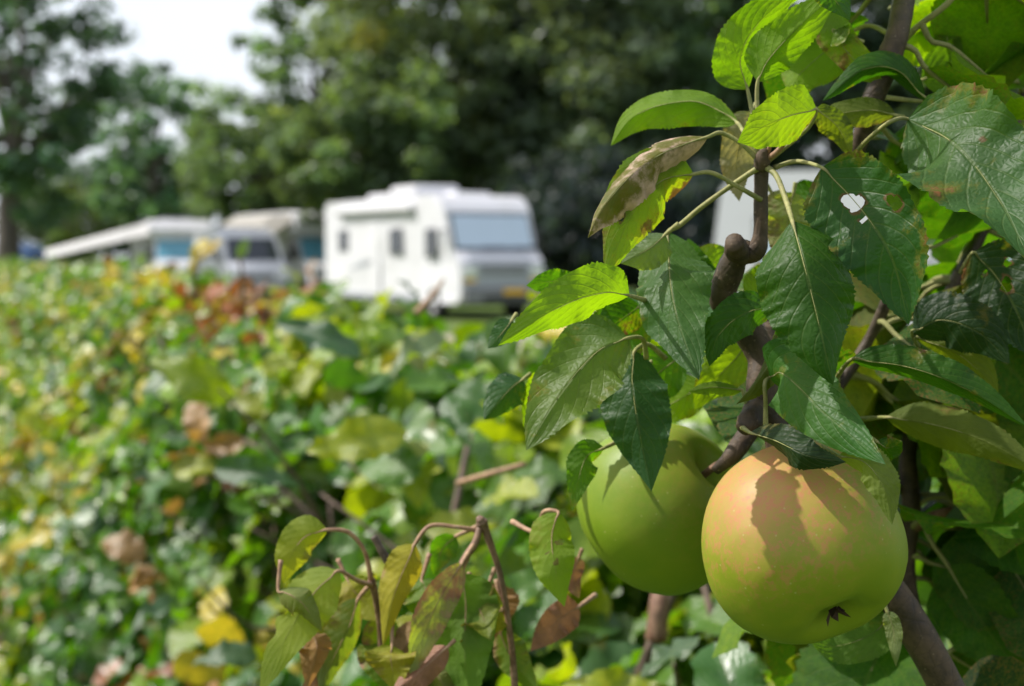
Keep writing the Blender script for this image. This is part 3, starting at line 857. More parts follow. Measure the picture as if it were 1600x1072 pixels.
# ------------------------------------------------------------------ apple tree
TREE_AT = P(1500, 1072, 0.62); TREE_AT.z = 0
tree = empty('apple_tree', TREE_AT, 0, 'young apple tree with serrated green leaves leaning in from the right', 'tree')
TO = np.array(TREE_AT)

def R(px, d): return px / F * d

def branch(name, pts, mat=None, rough=0.05, seed=0, seg=14, n=None):
    p3 = [np.array(P(x, y, d)) for x, y, d, r in pts]
    rad = [R(r, d) for x, y, d, r in pts]
    o = tube(name, p3, rad, mat or M_BARK, tree, TO, n=n or 10 * len(pts), seg=seg, rough=rough, seed=seed)
    return o, p3

ground_pt = [(1700, 2300, .66, 46), (1620, 1600, .64, 38)]
g0 = P(1700, 2300, .66)
B = {}
_, B['trunk'] = branch('trunk', [(2050, 5600, .66, 60), (1800, 3000, .65, 52), (1600, 1350, .62, 36), (1490, 1095, .605, 29), (1402, 940, .60, 26), (1300, 800, .60, 24), (1225, 690, .59, 24), (1192, 630, .585, 25), (1190, 560, .59, 24), (1160, 505, .59, 23), (1130, 465, .585, 22), (1140, 425, .58, 21), (1155, 396, .575, 20), (1180, 392, .572, 17), (1188, 365, .57, 12), (1189, 310, .568, 11), (1190, 262, .565, 11), (1191, 236, .565, 9)], seed=1, n=160, rough=.045)
branch('spur', [(1160, 402, .575, 15), (1150, 388, .566, 19), (1147, 378, .560, 15)], rough=.08, seed=3, n=14)
branch('bud', [(1190, 262, .563, 12), (1192, 244, .56, 12), (1194, 233, .558, 5)], rough=.1, seed=4, n=12)
for (ex, ey, ed, er) in ((1232, 214, .548, 4.5), (1206, 206, .555, 3.5), (1189, 202, .56, 3.5), (1222, 222, .57, 3)):
    branch('stalk', [(1193, 252, .562, 5), ((1193 + ex) / 2 + 2, (252 + ey) / 2 + 4, (.562 + ed) / 2, er), (ex, ey, ed, er * .9)], M_REDTWIG, seed=int(ex), n=10, seg=8)
branch('spur', [(1178, 662, .585, 17), (1160, 690, .58, 15), (1140, 715, .577, 12), (1118, 735, .58, 8)], rough=.10, seed=5, n=16)
branch('bud', [(1180, 640, .575, 18), (1172, 656, .565, 19), (1160, 672, .562, 12)], rough=.09, seed=6, n=14)
_, B['b1'] = branch('branch', [(1452, -320, .66, 19), (1412, 0, .61, 18), (1390, 90, .605, 19), (1366, 150, .605, 18), (1335, 240, .615, 14), (1275, 340, .64, 14), (1225, 430, .65, 15), (1200, 520, .62, 16), (1190, 590, .59, 17)], seed=7, n=70)
_, B['b2'] = branch('shoot', [(1392, 88, .632, 6), (1430, 45, .62, 5), (1490, -5, .61, 4.5), (1560, -110, .60, 3)], M_GREENTWIG, seed=8)
_, B['b3'] = branch('branch', [(1500, 425, .70, 11), (1478, 480, .70, 12), (1452, 570, .71, 12), (1420, 700, .72, 13), (1424, 800, .72, 15), (1415, 890, .72, 15), (1440, 1000, .70, 16), (1520, 1180, .66, 20)], seed=9, n=60)
_, B['b4'] = branch('branch', [(1425, 825, .72, 11), (1470, 803, .715, 8), (1540, 795, .715, 7), (1640, 786, .72, 6)], M_TWIG, seed=10)
_, B['b5'] = branch('branch', [(1490, 450, .70, 10), (1548, 330, .70, 9), (1592, 170, .71, 8), (1640, -40, .72, 6), (1660, -260, .72, 3)], seed=11)
_, B['b6'] = branch('branch', [(1456, 560, .71, 8), (1540, 600, .73, 7), (1660, 560, .74, 5)], M_TWIG, seed=12)
_, B['b7'] = branch('branch', [(1395, 400, .66, 8), (1385, 470, .66, 9), (1352, 540, .67, 9), (1300, 620, .66, 10), (1250, 700, .63, 12)], seed=13)
_, B['b8'] = branch('shoot', [(1412, 0, .61, 9), (1330, -80, .62, 7), (1250, -170, .60, 5), (1190, -280, .60, 3)], M_TWIG, seed=14)

def hero_leaf(pts, w, rl=0, rr=0, side='T', tint=MG, dmg=0.25, pet=None, holes=(), wave=0.16, curl=0.0, serr=0.075, mat=None, seed=0,
              label=None, nu=64, nv=8, teeth=30, waves=2.6, pet_r=3.6, bites=(), petmat=None):
    """pts: midrib (px, py, depth) from base to tip, w: half width in px, rl/rr: how far the left/right half turns towards the viewer (deg)"""
    p3 = [np.array(P(*p)) for p in pts]
    mid = catmull(p3, nu)
    t = norm(np.gradient(mid, axis=0))
    v = norm(np.array(CAMP) - mid)
    left = norm(np.cross(v, t)); n = norm(np.cross(t, left))
    rl = rl if isinstance(rl, tuple) else (rl, rl); rr = rr if isinstance(rr, tuple) else (rr, rr)
    d = sum(p[2] for p in pts) / len(pts)
    hw = R(w, d)
    rv = np.random.default_rng(seed + 5000)
    j = rv.normal(0, 7, 4)
    rl = (rl[0] + j[0], rl[1] + 1.8 * j[1]); rr = (rr[0] + j[2], rr[1] + 1.8 * j[3])
    curl = curl + rv.normal(0, 14)
    uu = np.linspace(0, 1, nu + 1)
    mid = mid + n * (hw * .10 * np.sin(uu * rv.uniform(7, 12) + rv.uniform(0, 6)) * np.sin(np.pi * uu))[:, None]
    V, Q, UV = leaf_grid(mid, left, n, hw, nu, nv, APPLE_W, rl, rr, curl, serr, teeth, wave, waves, seed, holes, flip=(side == 'T'), bites=bites)
    org = p3[0]
    rimv = leaf_grid.rim
    me = np_mesh('leaf', V - org, Q, mat or M_LEAF, uv=UV)
    if rimv.max() > 0:
        me.attributes.new('rim', 'FLOAT', 'POINT').data.foreach_set('value', rimv.astype(np.float32))
    o = bpy.data.objects.new('leaf', me)
    o.location = org - TO
    o.color = (*tint, dmg)
    link(o, tree)
    if label: o['label'] = label
    # petiole running on as the midrib under the blade
    if pet:
        pp = [np.array(P(*p)) for p in pet]
        pr = [R(pet_r * 1.25, pet[0][2])] + [R(pet_r, q[2]) for q in pet[1:]] + [R(pet_r * .8, d)]
        pp = pp + [org]
    else:
        pp = [org - norm(mid[3] - mid[0]) * 0.004, org]; pr = [R(pet_r, d), R(pet_r * .8, d)]
    rib = [mid[int(nu * f)] - 0 * n[int(nu * f)] for f in (.12, .3, .5, .7)]
    pp = pp + rib; pr = pr + [R(pet_r * f, d) for f in (.28, .19, .13, .07)]
    tube('petiole', pp, pr, petmat or M_GREENTWIG, o, org, n=6 * len(pp), seg=7)
    return o

NODE = (1192, 258, .562)
H = hero_leaf
# --- crown of the spur: upper left group
H([(1168, 140, .572), (1157, 92, .57), (1182, 40, .565), (1250, -22, .56)], 46, (-5, 10), (-68, -35), 'U', BG, .10, [NODE, (1182, 215, .565), (1174, 170, .57)], wave=.15, seed=1, label='bright backlit leaf pointing up at the top edge')
H([(1184, 128, .56), (1202, 92, .555), (1250, 40, .55), (1318, -20, .545)], 42, (-40, -20), (-62, -30), 'U', BG, .10, [NODE, (1188, 205, .562), (1183, 160, .562)], wave=.15, seed=2, label='backlit leaf with a shadow band at the top edge')
H([(1152, 192, .578), (1098, 160, .585), (1030, 165, .59), (985, 186, .593), (954, 228, .595)], 40, (-36, -20), (-82, -55), 'U', BG, .15, [NODE, (1178, 230, .562), (1162, 206, .564)], wave=.16, waves=2.2, seed=3, label='arched bright green leaf highest on the left')
H([(1276, 172, .545), (1238, 180, .535), (1195, 198, .525), (1152, 222, .52)], 46, (-35, -10), (2, 25), 'U', YG, .24, [NODE, (1215, 240, .56), (1262, 200, .552)], wave=.13, seed=4, label='yellow-green leaf with spots in front of the spur')
# curled, sunburnt leaf on the left with the green one below it
H([(1106, 214, .555), (1042, 236, .545), (985, 275, .535), (938, 330, .53), (918, 372, .53)], 52, (-30, -10), (-40, -50), 'T', OL, .62, [NODE, (1160, 226, .56), (1128, 208, .56)], wave=.30, waves=2.6, curl=-12, seed=5, mat=M_BLEACH, label='sunburnt pinkish leaf curling at the left')
H([(1084, 272, .557), (1036, 282, .548), (990, 330, .54), (945, 436, .535)], 60, (-30, -15), (-8, 0), 'U', YG, .45, [(1189, 312, .566), (1150, 290, .56), (1112, 270, .557)], wave=.12, seed=6, holes=[(.72, .35, .025, .16)], label='yellow-green leaf with a small hole under the sunburnt leaf')
# leaf hanging in the centre with quilted surface + pale one behind
H([(1044, 362, .582), (1046, 420, .566), (1056, 490, .550), (1092, 594, .536)], 64, (-16, -20), (-24, -14), 'T', (0.045, .105, .030), .15, [NODE, (1150, 285, .567), (1098, 322, .575), (1062, 352, .581)], wave=.15, seed=7, serr=.08, label='quilted green leaf with a pale sheen hanging in the centre', pet_r=4.2)
H([(1040, 366, .565), (1015, 388, .56), (970, 412, .555)], 34, -20, -42, 'T', (0.09, .14, .07), .2, [(1060, 350, .562)], wave=.18, seed=8)
H([(1175, 175, .60), (1160, 210, .598), (1150, 262, .60), (1155, 315, .60)], 30, -20, 20, 'T', (.16, .17, .11), .3, wave=.15, seed=82)
# left middle group
H([(984, 462, .535), (940, 458, .522), (870, 482, .510), (778, 540, .50)], 46, (-62, -55), (-18, -12), 'U', BG, .06, [(1010, 470, .565)], wave=.12, waves=3.2, seed=9, label='long bright green backlit leaf pointing left')
H([(906, 452, .60), (870, 440, .595), (822, 446, .59)], 24, -30, 20, 'U', MG, .35, wave=.3, seed=10)
H([(982, 528, .57), (930, 552, .565), (872, 620, .56), (822, 704, .555)], 64, (-20, -30), (-50, -42), 'T', (.075, .13, .03), .25, [(1010, 560, .58), (1004, 530, .575)], wave=.15, seed=11, label='drooping leaf with pale sunlit patches at the left')
H([(992, 548, .59), (988, 600, .583), (1000, 680, .577), (1018, 768, .577)], 60, (-20, -10), (-12, -38), 'T', BL, .10, [(1040, 560, .60), (1012, 538, .595)], wave=.12, seed=12, serr=.05, label='dark blue-green leaf hanging in front of the rear apple')
H([(818, 592, .63), (795, 610, .625), (756, 656, .615)], 34, -10, -25, 'T', BL, .2, wave=.14, seed=13)
H([(850, 585, .64), (832, 620, .635), (818, 668, .63)], 26, -10, 30, 'U', BG, .2, wave=.2, seed=14)
H([(800, 500, .60), (785, 520, .595), (762, 545, .59)], 18, 0, -20, 'T', BL, .1, seed=15)
H([(1000, 478, .60), (970, 500, .60), (925, 530, .60)], 34, -30, 10, 'T', DG, .2, seed=16)
H([(1020, 500, .612), (960, 520, .612), (900, 560, .613)], 46, -10, -20, 'T', MG, .2, seed=101)  # mostly hidden leaf added to shade the rear apple
H([(1005, 570, .612), (950, 592, .613), (886, 640, .614)], 46, 0, -20, 'U', BG, .2, seed=102)  # likewise added behind the visible leaves for shade on the rear apple
H([(1065, 555, .622), (1010, 600, .618), (965, 660, .614)], 44, -15, -10, 'T', MG, .2, seed=103)  # added to cast shade on the rear apple
H([(935, 556, .612), (890, 590, .613), (836, 662, .614)], 44, 0, -15, 'T', MG, .2, seed=105)  # extra leaf keeping the sun off the rear apple's upper left
H([(1100, 600, .655), (1060, 625, .655), (1010, 650, .655)], 34, 0, -20, 'U', BG, .2, seed=104)
# below: small curled leaf left of the rear apple
H([(944, 700, .60), (918, 712, .595), (905, 745, .59), (893, 800, .585)], 26, (-40, -10), (-10, 30), 'U', MG, .2, [(985, 680, .62)], wave=.25, seed=17)
# big sharp leaves in the middle
H([(1238, 345, .535), (1258, 420, .522), (1278, 500, .515), (1302, 602, .515)], 88, (-6, -14), (-14, -4), 'T', DG, .12, [NODE, (1213, 275, .556), (1228, 312, .545)], wave=.12, seed=18, serr=.075, label='large dark green leaf hanging in the middle above the front apple', pet_r=4.6, nu=80, teeth=34)
H([(1284, 262, .54), (1338, 318, .53), (1392, 400, .522), (1420, 508, .52)], 80, (-6, -12), (-16, -10), 'T', (.022, .070, .018), .25, [(1210, 262, .562), (1245, 252, .555)], holes=[(.31, .04, .062, .19), (.47, -.62, .042, .13), (.43, .12, .018, .06)], wave=.12, seed=19, serr=.07, label='dark green leaf with two insect holes', nu=90, nv=12, teeth=34)
H([(1418, 186, .565), (1492, 226, .545), (1560, 310, .52), (1614, 418, .497)], 98, (-14, -10), (-18, 20), 'T', (.038, .090, .030), .22, [(1330, 250, .60), (1352, 222, .58), (1392, 190, .55)], holes=[(.42, -.42, .02, .07)], wave=.15, seed=20, serr=.07, label='large glossy leaf at the right edge', nu=80, teeth=34)
H([(1202, 590, .56), (1228, 586, .548), (1282, 640, .525), (1384, 726, .502)], 60, (-14, -10), (-24, -10), 'T', (.036, .105, .025), .22, [(1196, 668, .56), (1196, 630, .558), (1195, 600, .556)], wave=.13, seed=21, serr=.03, label='smooth mid-green leaf lying above the front apple')
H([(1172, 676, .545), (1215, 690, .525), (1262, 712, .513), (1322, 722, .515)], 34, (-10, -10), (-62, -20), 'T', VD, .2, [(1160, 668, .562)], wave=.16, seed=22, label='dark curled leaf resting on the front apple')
H([(1310, 712, .525), (1350, 722, .514), (1380, 760, .510), (1394, 820, .511)], 34, (-22, -15), (-45, -30), 'U', (.11, .15, .05), .15, [(1270, 690, .56)], wave=.15, seed=23, label='pale leaf tip hanging over the right shoulder of the front apple')
H([(1370, 690, .55), (1388, 700, .545), (1410, 690, .54)], 22, -10, -30, 'T', DG, .3, seed=24)
# right lower group
H([(1330, 562, .56), (1420, 574, .552), (1510, 608, .545), (1612, 672, .54)], 40, (-35, -20), (-74, -60), 'T', DG, .15, [(1300, 600, .62)], wave=.15, seed=25, label='long leaf seen edge-on at the right')
H([(1384, 652, .60), (1460, 664, .59), (1540, 690, .58), (1640, 745, .57)], 44, (-25, -15), (-35, -20), 'U', OL, .15, [(1345, 655, .63)], wave=.12, seed=26)
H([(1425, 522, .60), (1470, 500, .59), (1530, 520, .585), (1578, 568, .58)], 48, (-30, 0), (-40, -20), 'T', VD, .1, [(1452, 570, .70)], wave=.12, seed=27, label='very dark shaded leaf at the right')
H([(1430, 528, .605), (1480, 545, .60), (1525, 575, .595), (1562, 630, .59)], 36, (-20, 0), (-60, -40), 'U', OL, .15, [(1440, 560, .69)], wave=.1, seed=28)
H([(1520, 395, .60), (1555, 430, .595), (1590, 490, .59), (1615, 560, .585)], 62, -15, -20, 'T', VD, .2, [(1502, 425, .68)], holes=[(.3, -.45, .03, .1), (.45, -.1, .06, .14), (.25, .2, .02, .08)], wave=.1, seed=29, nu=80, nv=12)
# right upper group
H([(1446, 158, .60), (1405, 112, .59), (1350, 108, .585), (1285, 158, .58)], 34, (-50, -40), (-55, -35), 'T', DG, .15, [(1366, 150, .625)], wave=.1, seed=30)
H([(1400, 180, .60), (1360, 172, .595), (1310, 178, .59), (1268, 192, .585)], 26, -20, -40, 'U', OL, .35, wave=.14, seed=31)
H([(1440, 125, .66), (1500, 105, .66), (1570, 108, .695), (1660, 130, .70)], 46, -20, -20, 'U', (.06, .12, .012), .1, seed=32)
H([(1330, 50, .64), (1300, 72, .635), (1250, 115, .63), (1232, 148, .63)], 44, 10, -15, 'U', BG, .3, [(1400, 60, .625), (1360, 40, .635)], seed=33)
H([(1335, 60, .60), (1300, 48, .60), (1345, 105, .60), (1380, 130, .60)], 30, 10, -40, 'U', YG, .3, seed=34)
H([(1500, 90, .66), (1480, 60, .66), (1500, 20, .66), (1530, -40, .66)], 22, -40, 20, 'U', YG, .1, seed=35)
H([(1270, -30, .50), (1300, -5, .50), (1328, 32, .50)], 26, -10, -30, 'T', BL, .2, seed=36)
H([(1400, 20, .68), (1450, 60, .68), (1530, 90, .68)], 50, 5, -10, 'U', BG, .15, seed=37)
H([(1560, 10, .67), (1585, 50, .67), (1620, 95, .67)], 46, 5, -25, 'U', YG, .15, seed=38)
# behind the trunk, lit from behind
H([(1072, 450, .62), (1105, 415, .62), (1160, 398, .62)], 34, 10, -20, 'U', YG, .35, seed=39)
H([(1120, 470, .62), (1088, 430, .62), (1075, 372, .62)], 34, -15, 20, 'T', MG, .2, seed=40)
H([(1170, 470, .62), (1200, 440, .62), (1225, 400, .62)], 34, 10, -20, 'U', YG, .2, seed=41)
H([(1212, 480, .575), (1168, 488, .565), (1125, 520, .558), (1108, 572, .555)], 34, -35, -20, 'T', DG, .15, [(1228, 466, .59)], seed=42)
H([(1222, 500, .575), (1212, 545, .565), (1188, 590, .558), (1150, 632, .555)], 34, -20, -45, 'U', OL, .15, [(1230, 470, .59)], seed=43)
H([(1190, 500, .63), (1150, 560, .63), (1110, 600, .63), (1085, 640, .63)], 34, 0, 15, 'U', YG, .2, seed=44)
H([(1160, 610, .575), (1115, 605, .57), (1075, 612, .565)], 14, -20, -60, 'U', YG, .2, [(1175, 650, .575), (1165, 625, .575)], seed=45)
H([(1200, 600, .64), (1215, 570, .64), (1255, 545, .64)], 36, 0, 10, 'U', BG, .2, seed=46)
H([(1240, 300, .62), (1230, 350, .62), (1225, 420, .62)], 36, -10, 15, 'U', PG, .3, seed=47)
H([(1290, 300, .64), (1262, 318, .64), (1225, 345, .64)], 34, -10, -20, 'T', MG, .2, seed=48)
H([(1275, 170, .58), (1310, 200, .585), (1330, 245, .59)], 24, -30, -20, 'U', OL, .2, seed=49)
H([(1392, 215, .655), (1425, 240, .655), (1470, 300, .655)], 44, -5, -15, 'T', MG, .2, [(1345, 215, .62)], seed=110)
H([(1430, 330, .66), (1400, 290, .66), (1375, 235, .66)], 38, 0, -15, 'U', BG, .2, seed=111)
H([(1230, 320, .64), (1250, 360, .64), (1262, 420, .64)], 36, 0, -15, 'U', BG, .2, seed=112)
H([(1205, 300, .63), (1222, 330, .63), (1220, 385, .63)], 26, -10, 15, 'T', (.16, .17, .11), .3, seed=113)
# under the front apple
H([(1392, 950, .60), (1370, 985, .60), (1310, 1010, .595), (1262, 998, .59)], 34, 10, -20, 'U', (.05, .11, .02), .15, seed=50)
H([(1386, 955, .59), (1396, 985, .588), (1400, 1042, .585)], 14, 0, -20, 'U', PG, .1, seed=51)

# --- fill: leaves along the rear branches
unitA = []
for k in range(12):
    V, Q, UV = unit_leaf('leaf', M_LEAF, APPLE_W, .34 + .05 * (k % 3), 26, 4, .5 + .25 * (k % 4), 12 + 8 * (k % 3), 100 + k, serr=.07, teeth=13, wave=.14, curl=-8 * (k % 2), twist=.4 * ((k % 3) - 1))
    unitA.append(np_mesh('leaf', V, Q, M_LEAF, uv=UV))

def place_leaf(me, base, d, up, length, tint, dmg, parent, origin, roll=0.0):
    y = Vector(d).normalized(); z = Vector(up); z = (z - y * z.dot(y)).normalized(); x = y.cross(z)
    m = Matrix((x, y, z)).transposed().to_4x4()
    o = bpy.data.objects.new('leaf', me)
    o.matrix_basis = Matrix.Translation(Vector(base) - Vector(origin)) @ m @ Matrix.Rotation(roll, 4, 'Y') @ Matrix.Scale(length, 4)
    o.color = (*tint, dmg)
    link(o, parent)
    return o

GAPS = [(1410, 0, 62), (1398, 50, 62), (1384, 95, 58), (1366, 150, 50), (1345, 215, 50), (1150, 330, 95), (1262, 290, 60), (1350, 335, 55), (1412, 335, 45), (1332, 392, 40), (1565, 400, 35), (1585, 545, 35), (1080, 300, 80)]
def twig_leaves(key, n, f0, f1, tints, seed, spread=.9):
    rs = np.random.default_rng(seed)
    c = catmull(B[key], 60)
    for k in range(n):
        f = rs.uniform(f0, f1)
        p = c[int(f * 60)]
        a = rs.uniform(0, 6.283)
        d = np.array([math.cos(a), math.sin(a) * .8 + .35, rs.uniform(-.8, .35)])
        d = norm(d)
        b = p + d * rs.uniform(.012, .03)
        up = norm(np.array([-.3, -.1, 1.0]) + rs.normal(0, .45, 3))
        t = tints[rs.integers(len(tints))]
        L0 = rs.uniform(.055, .078)
        qx, qy, qd = project([b + d * L0 * f for f in (0.0, .5, 1.0)])
        if qy.max() < -40: continue
        if any(np.hypot(qx - wx, qy - wy).min() < wr for wx, wy, wr in GAPS): continue
        o = place_leaf(unitA[rs.integers(len(unitA))], b, d, up, L0, t, rs.uniform(.05, .4), tree, TO, rs.normal(0, .3))
        inv = o.matrix_basis.inverted()
        pl = inv @ Vector(p - TO); L = o.matrix_basis.to_scale()[1]
        tube('petiole', [pl, pl * .5 + Vector((0, 0, .05)), (0, 0, 0), (0, .3, .0)], [.0016 / L, .0012 / L, .0011 / L, .0005 / L], M_GREENTWIG, o, n=8, seg=5)
MIX = [DG, MG, BG, DG, OL, YG]
twig_leaves('b1', 14, .0, .45, [MG, BG, YG, DG], 201)
twig_leaves('b1', 8, .45, .85, [DG, MG], 202)
twig_leaves('b2', 9, .2, 1.0, [BG, YG, MG], 203)
twig_leaves('b3', 22, .0, .75, MIX, 204)
twig_leaves('b4', 14, .1, 1.0, [DG, DG, MG], 205)  # mostly dark tints, shade put into the leaf colour
twig_leaves('b3', 16, .55, .95, [DG, DG, VD, MG], 215)  # extra dark leaves that put the lower right's shadow into their tint
twig_leaves('b5', 26, .05, 1.0, [DG, MG, BG, YG], 206)
twig_leaves('b5', 12, .0, .45, [DG, MG, YG], 216)
twig_leaves('b6', 14, .1, 1.0, MIX, 207)
twig_leaves('b7', 9, .0, .7, [DG, OL, YG], 208)


# --- drooping lower shoot with wilting leaves
NEARER = 0.86
def sbranch(name, pts, *a, **k): return branch(name, [(x, y, d * NEARER, r) for x, y, d, r in pts], *a, **k)
def HS(pts, w, rl, rr, side, tint, dmg, pet=None, **k):
    z = lambda q: [(x, y, d * NEARER) for x, y, d in q]
    return hero_leaf(z(pts), w, rl, rr, side, tint, dmg, z(pet) if pet else None, **k)
_, B['s1'] = sbranch('shoot', [(830, 1500, .80, 9), (806, 1100, .78, 6), (798, 1000, .775, 5), (782, 900, .77, 5), (757, 822, .765, 6)], M_TWIG, seed=20, seg=9)
sbranch('shoot', [(700, 1130, .80, 7), (668, 985, .79, 6), (640, 925, .785, 6), (608, 880, .78, 7), (584, 838, .78, 6)], M_HSTEM, seed=21, seg=9, rough=.08)
sbranch('bud', [(757, 826, .765, 7), (752, 815, .763, 9), (747, 808, .762, 4)], M_TWIG, seed=22, rough=.1)
sbranch('shoot', [(600, 1130, .80, 6), (595, 1000, .79, 5), (588, 940, .785, 5), (580, 905, .78, 6)], M_TWIG, seed=23, seg=9)
sbranch('shoot', [(752, 815, .765, 5), (742, 848, .76, 6), (722, 880, .755, 5), (718, 900, .755, 4)], M_TWIG, seed=24, seg=9)
def tangle(n, seed):
    rs = np.random.default_rng(seed)
    for k in range(n):
        x, y, d = rs.uniform(430, 800), rs.uniform(900, 1060), rs.uniform(.74, .82)
        a = rs.uniform(-.9, .9); L = rs.uniform(60, 120)
        dx, dy = math.sin(a) * L, math.cos(a) * L
        tn = [(.10, .14, .02), (.17, .19, .02), (.07, .13, .02), (.24, .13, .07), (.13, .16, .06)][rs.integers(5)]
        HS([(x, y, d), (x + dx * .4 + rs.normal(0, 8), y + dy * .3, d - .008), (x + dx, y + dy, d - .012 + rs.normal(0, .01))], rs.uniform(24, 42), (rs.uniform(-50, 0), rs.uniform(-50, 40)), (rs.uniform(-60, 0), rs.uniform(-50, 40)),
           'UT'[rs.integers(2)], tn, rs.uniform(.05, .4), [(x + rs.normal(0, 20), y - rs.uniform(20, 50), d + .004)], wave=rs.uniform(.15, .4), seed=900 + k + seed, pet_r=3.2, **W)
W = dict(mat=M_WILT, petmat=M_REDTWIG, nu=50, nv=7, serr=.05)
HS([(512, 828, .765), (478, 838, .76), (455, 868, .755), (442, 912, .755)], 34, (-20, -10), (-10, 20), 'U', (.16, .19, .022), .18, [(580, 906, .78), (570, 862, .775), (545, 832, .77)], seed=60, pet_r=3.6, label='yellow-olive wilting leaf on an arched stalk', **W)
HS([(530, 892, .75), (492, 925, .745), (450, 990, .74), (405, 1085, .735)], 42, (-12, 10), (-30, -20), 'U', (.15, .20, .035), .22, [(580, 914, .78), (560, 908, .765)], seed=61, pet_r=3.6, label='large wilting leaf with a nibbled edge at the lower left', bites=[(.55, 1, .06, .5), (.7, 1, .05, .4)], **W)
HS([(648, 850, .755), (636, 880, .75), (615, 930, .745), (598, 1010, .745)], 36, (-40, -10), (-5, -20), 'U', (.26, .25, .02), .30, [(752, 830, .765), (715, 824, .76), (672, 822, .758)], seed=62, pet_r=3.4, label='yellow leaf with a red-brown spot on the lower shoot', **W)
HS([(722, 880, .75), (690, 930, .745), (662, 990, .74), (640, 1065, .735)], 30, (-50, -20), (10, 0), 'T', (.17, .22, .10), .52, [(742, 848, .76)], seed=63, pet_r=3.6, label='pale folded leaf with pink margin on the lower shoot', **W)
HS([(722, 895, .765), (728, 950, .76), (726, 1020, .755), (735, 1110, .75)], 52, (-15, -10), (-20, -30), 'U', (.075, .155, .02), .12, [(740, 850, .765)], seed=64, label='green leaf hanging low in the middle of the lower shoot', **W)
HS([(872, 800, .72), (862, 840, .715), (868, 890, .71), (882, 948, .71)], 38, (-18, -10), (-12, 10), 'U', (.12, .20, .018), .30, [(800, 815, .755), (835, 830, .74), (850, 800, .725)], holes=[(.38, -.35, .03, .16), (.60, -.1, .025, .1), (.5, .2, .015, .07)], seed=65, label='green leaf with insect holes left of the rear apple', **W)
HS([(712, 838, .80), (690, 860, .80), (678, 900, .80)], 22, -20, 15, 'U', MG, .2, [(752, 820, .77)], seed=66, **W)
HS([(560, 935, .78), (545, 980, .775), (520, 1030, .77), (500, 1090, .77)], 34, (-40, -20), 10, 'T', (.08, .12, .04), .28, [(580, 912, .78)], seed=67, **W)
HS([(655, 970, .80), (640, 1000, .795), (610, 1040, .79)], 30, -20, -40, 'U', (.16, .12, .03), .9, [(668, 960, .79)], seed=68, **W)
HS([(590, 960, .80), (600, 1010, .80), (620, 1080, .80)], 30, -30, 0, 'U', YG, .4, seed=69, **W)
HS([(700, 1010, .74), (655, 1050, .735), (610, 1085, .73)], 28, -20, -30, 'T', (.22, .13, .07), 1.0, seed=70, **W)
HS([(780, 985, .79), (800, 1030, .785), (840, 1080, .78)], 30, -10, -40, 'U', (.07, .12, .02), .4, seed=71, **W)
HS([(905, 948, .80), (872, 968, .795), (828, 1018, .79)], 30, -30, 30, 'T', (.24, .12, .06), 1.0, [(930, 930, .82)], wave=.3, seed=72, label='crumpled dry brown leaf below the rear apple', **W)
HS([(905, 870, .80), (895, 900, .80), (905, 935, .80)], 20, -30, 20, 'T', (.2, .16, .1), .6, wave=.3, seed=73, **W)
HS([(480, 1000, .78), (505, 1040, .775), (470, 1085, .77)], 24, -20, 20, 'T', (.26, .13, .07), .95, wave=.3, seed=74, **W)

tangle(9, 5)
tangle(7, 31)

# ------------------------------------------------------------------ apples
def apple_material(name, green, blush_dir, amount, seed):
    s = NT(name)
    tc = s.new('TexCoord').outputs['Object']
    dt = s.new('VectorMath', operation='DOT_PRODUCT'); s.put(dt.inputs[0], s.new('NewGeometry').outputs['Normal'] if False else tc); dt.inputs[1].default_value = tuple(Vector(blush_dir).normalized() / 0.038)
    n1 = s.noise(tc, 55.0, 4, 0.6); n2 = s.noise(tc, 320.0, 3, 0.6)
    lat = s.math('ADD', dt.outputs['Value'], s.math('MULTIPLY', s.math('SUBTRACT', n1, 0.5), 0.55))
    bl = s.math('MULTIPLY', s.ramp(lat, 0.38, 1.08), amount)
    g = s.mix(s.ramp(n1, 0.3, 0.7), green, tuple(c * f for c, f in zip(green, (1.22, 1.1, 1.05))))
    col = s.mix(s.math('MULTIPLY', s.ramp(lat, -0.2, 0.9), 0.38 * min(1, amount * 1.5)), g, (0.31, 0.25, 0.022))
    col = s.mix(s.math('MULTIPLY', bl, 0.85), col, (0.50, 0.18, 0.11))
    n3 = s.noise(tc, 700.0, 2, 0.6)
    st = s.math('MULTIPLY', s.ramp(s.math('ADD', s.math('MULTIPLY', n2, 0.6), s.math('MULTIPLY', n3, 0.4)), 0.46, 0.62), s.math('MULTIPLY', s.ramp(lat, -0.1, 0.7), 0.75 * amount))
    col = s.mix(st, col, (0.46, 0.12, 0.09))
    d = s.voro(tc, 210.0)
    lent = s.ramp(d, 0.04, 0.12, 0.40, 0.0)
    col = s.mix(lent, col, (0.40, 0.38, 0.16))
    d2 = s.voro(tc, 60.0)
    col = s.mix(s.ramp(d2, 0.03, 0.07, 0.55, 0.0), col, (0.16, 0.10, 0.04))
    sc1 = s.noise(tc, 95.0, 6, .75)
    col = s.mix(s.ramp(sc1, 0.66, 0.74, 0.0, 0.35), col, (0.22, 0.14, 0.05))
    nrm = s.bump(s.math('ADD', s.math('MULTIPLY', n2, 0.5), s.math('MULTIPLY', n1, 1.0)), 0.12, 0.0012)
    sh = s.bsdf(col, s.ramp(n1, 0.3, 0.7, 0.46, 0.60), 0.30, normal=nrm, **{'Subsurface Weight': 0.12, 'Subsurface Scale': 0.004, 'Subsurface Radius': (1.0, 0.6, 0.2)})
    return s.done(sh)

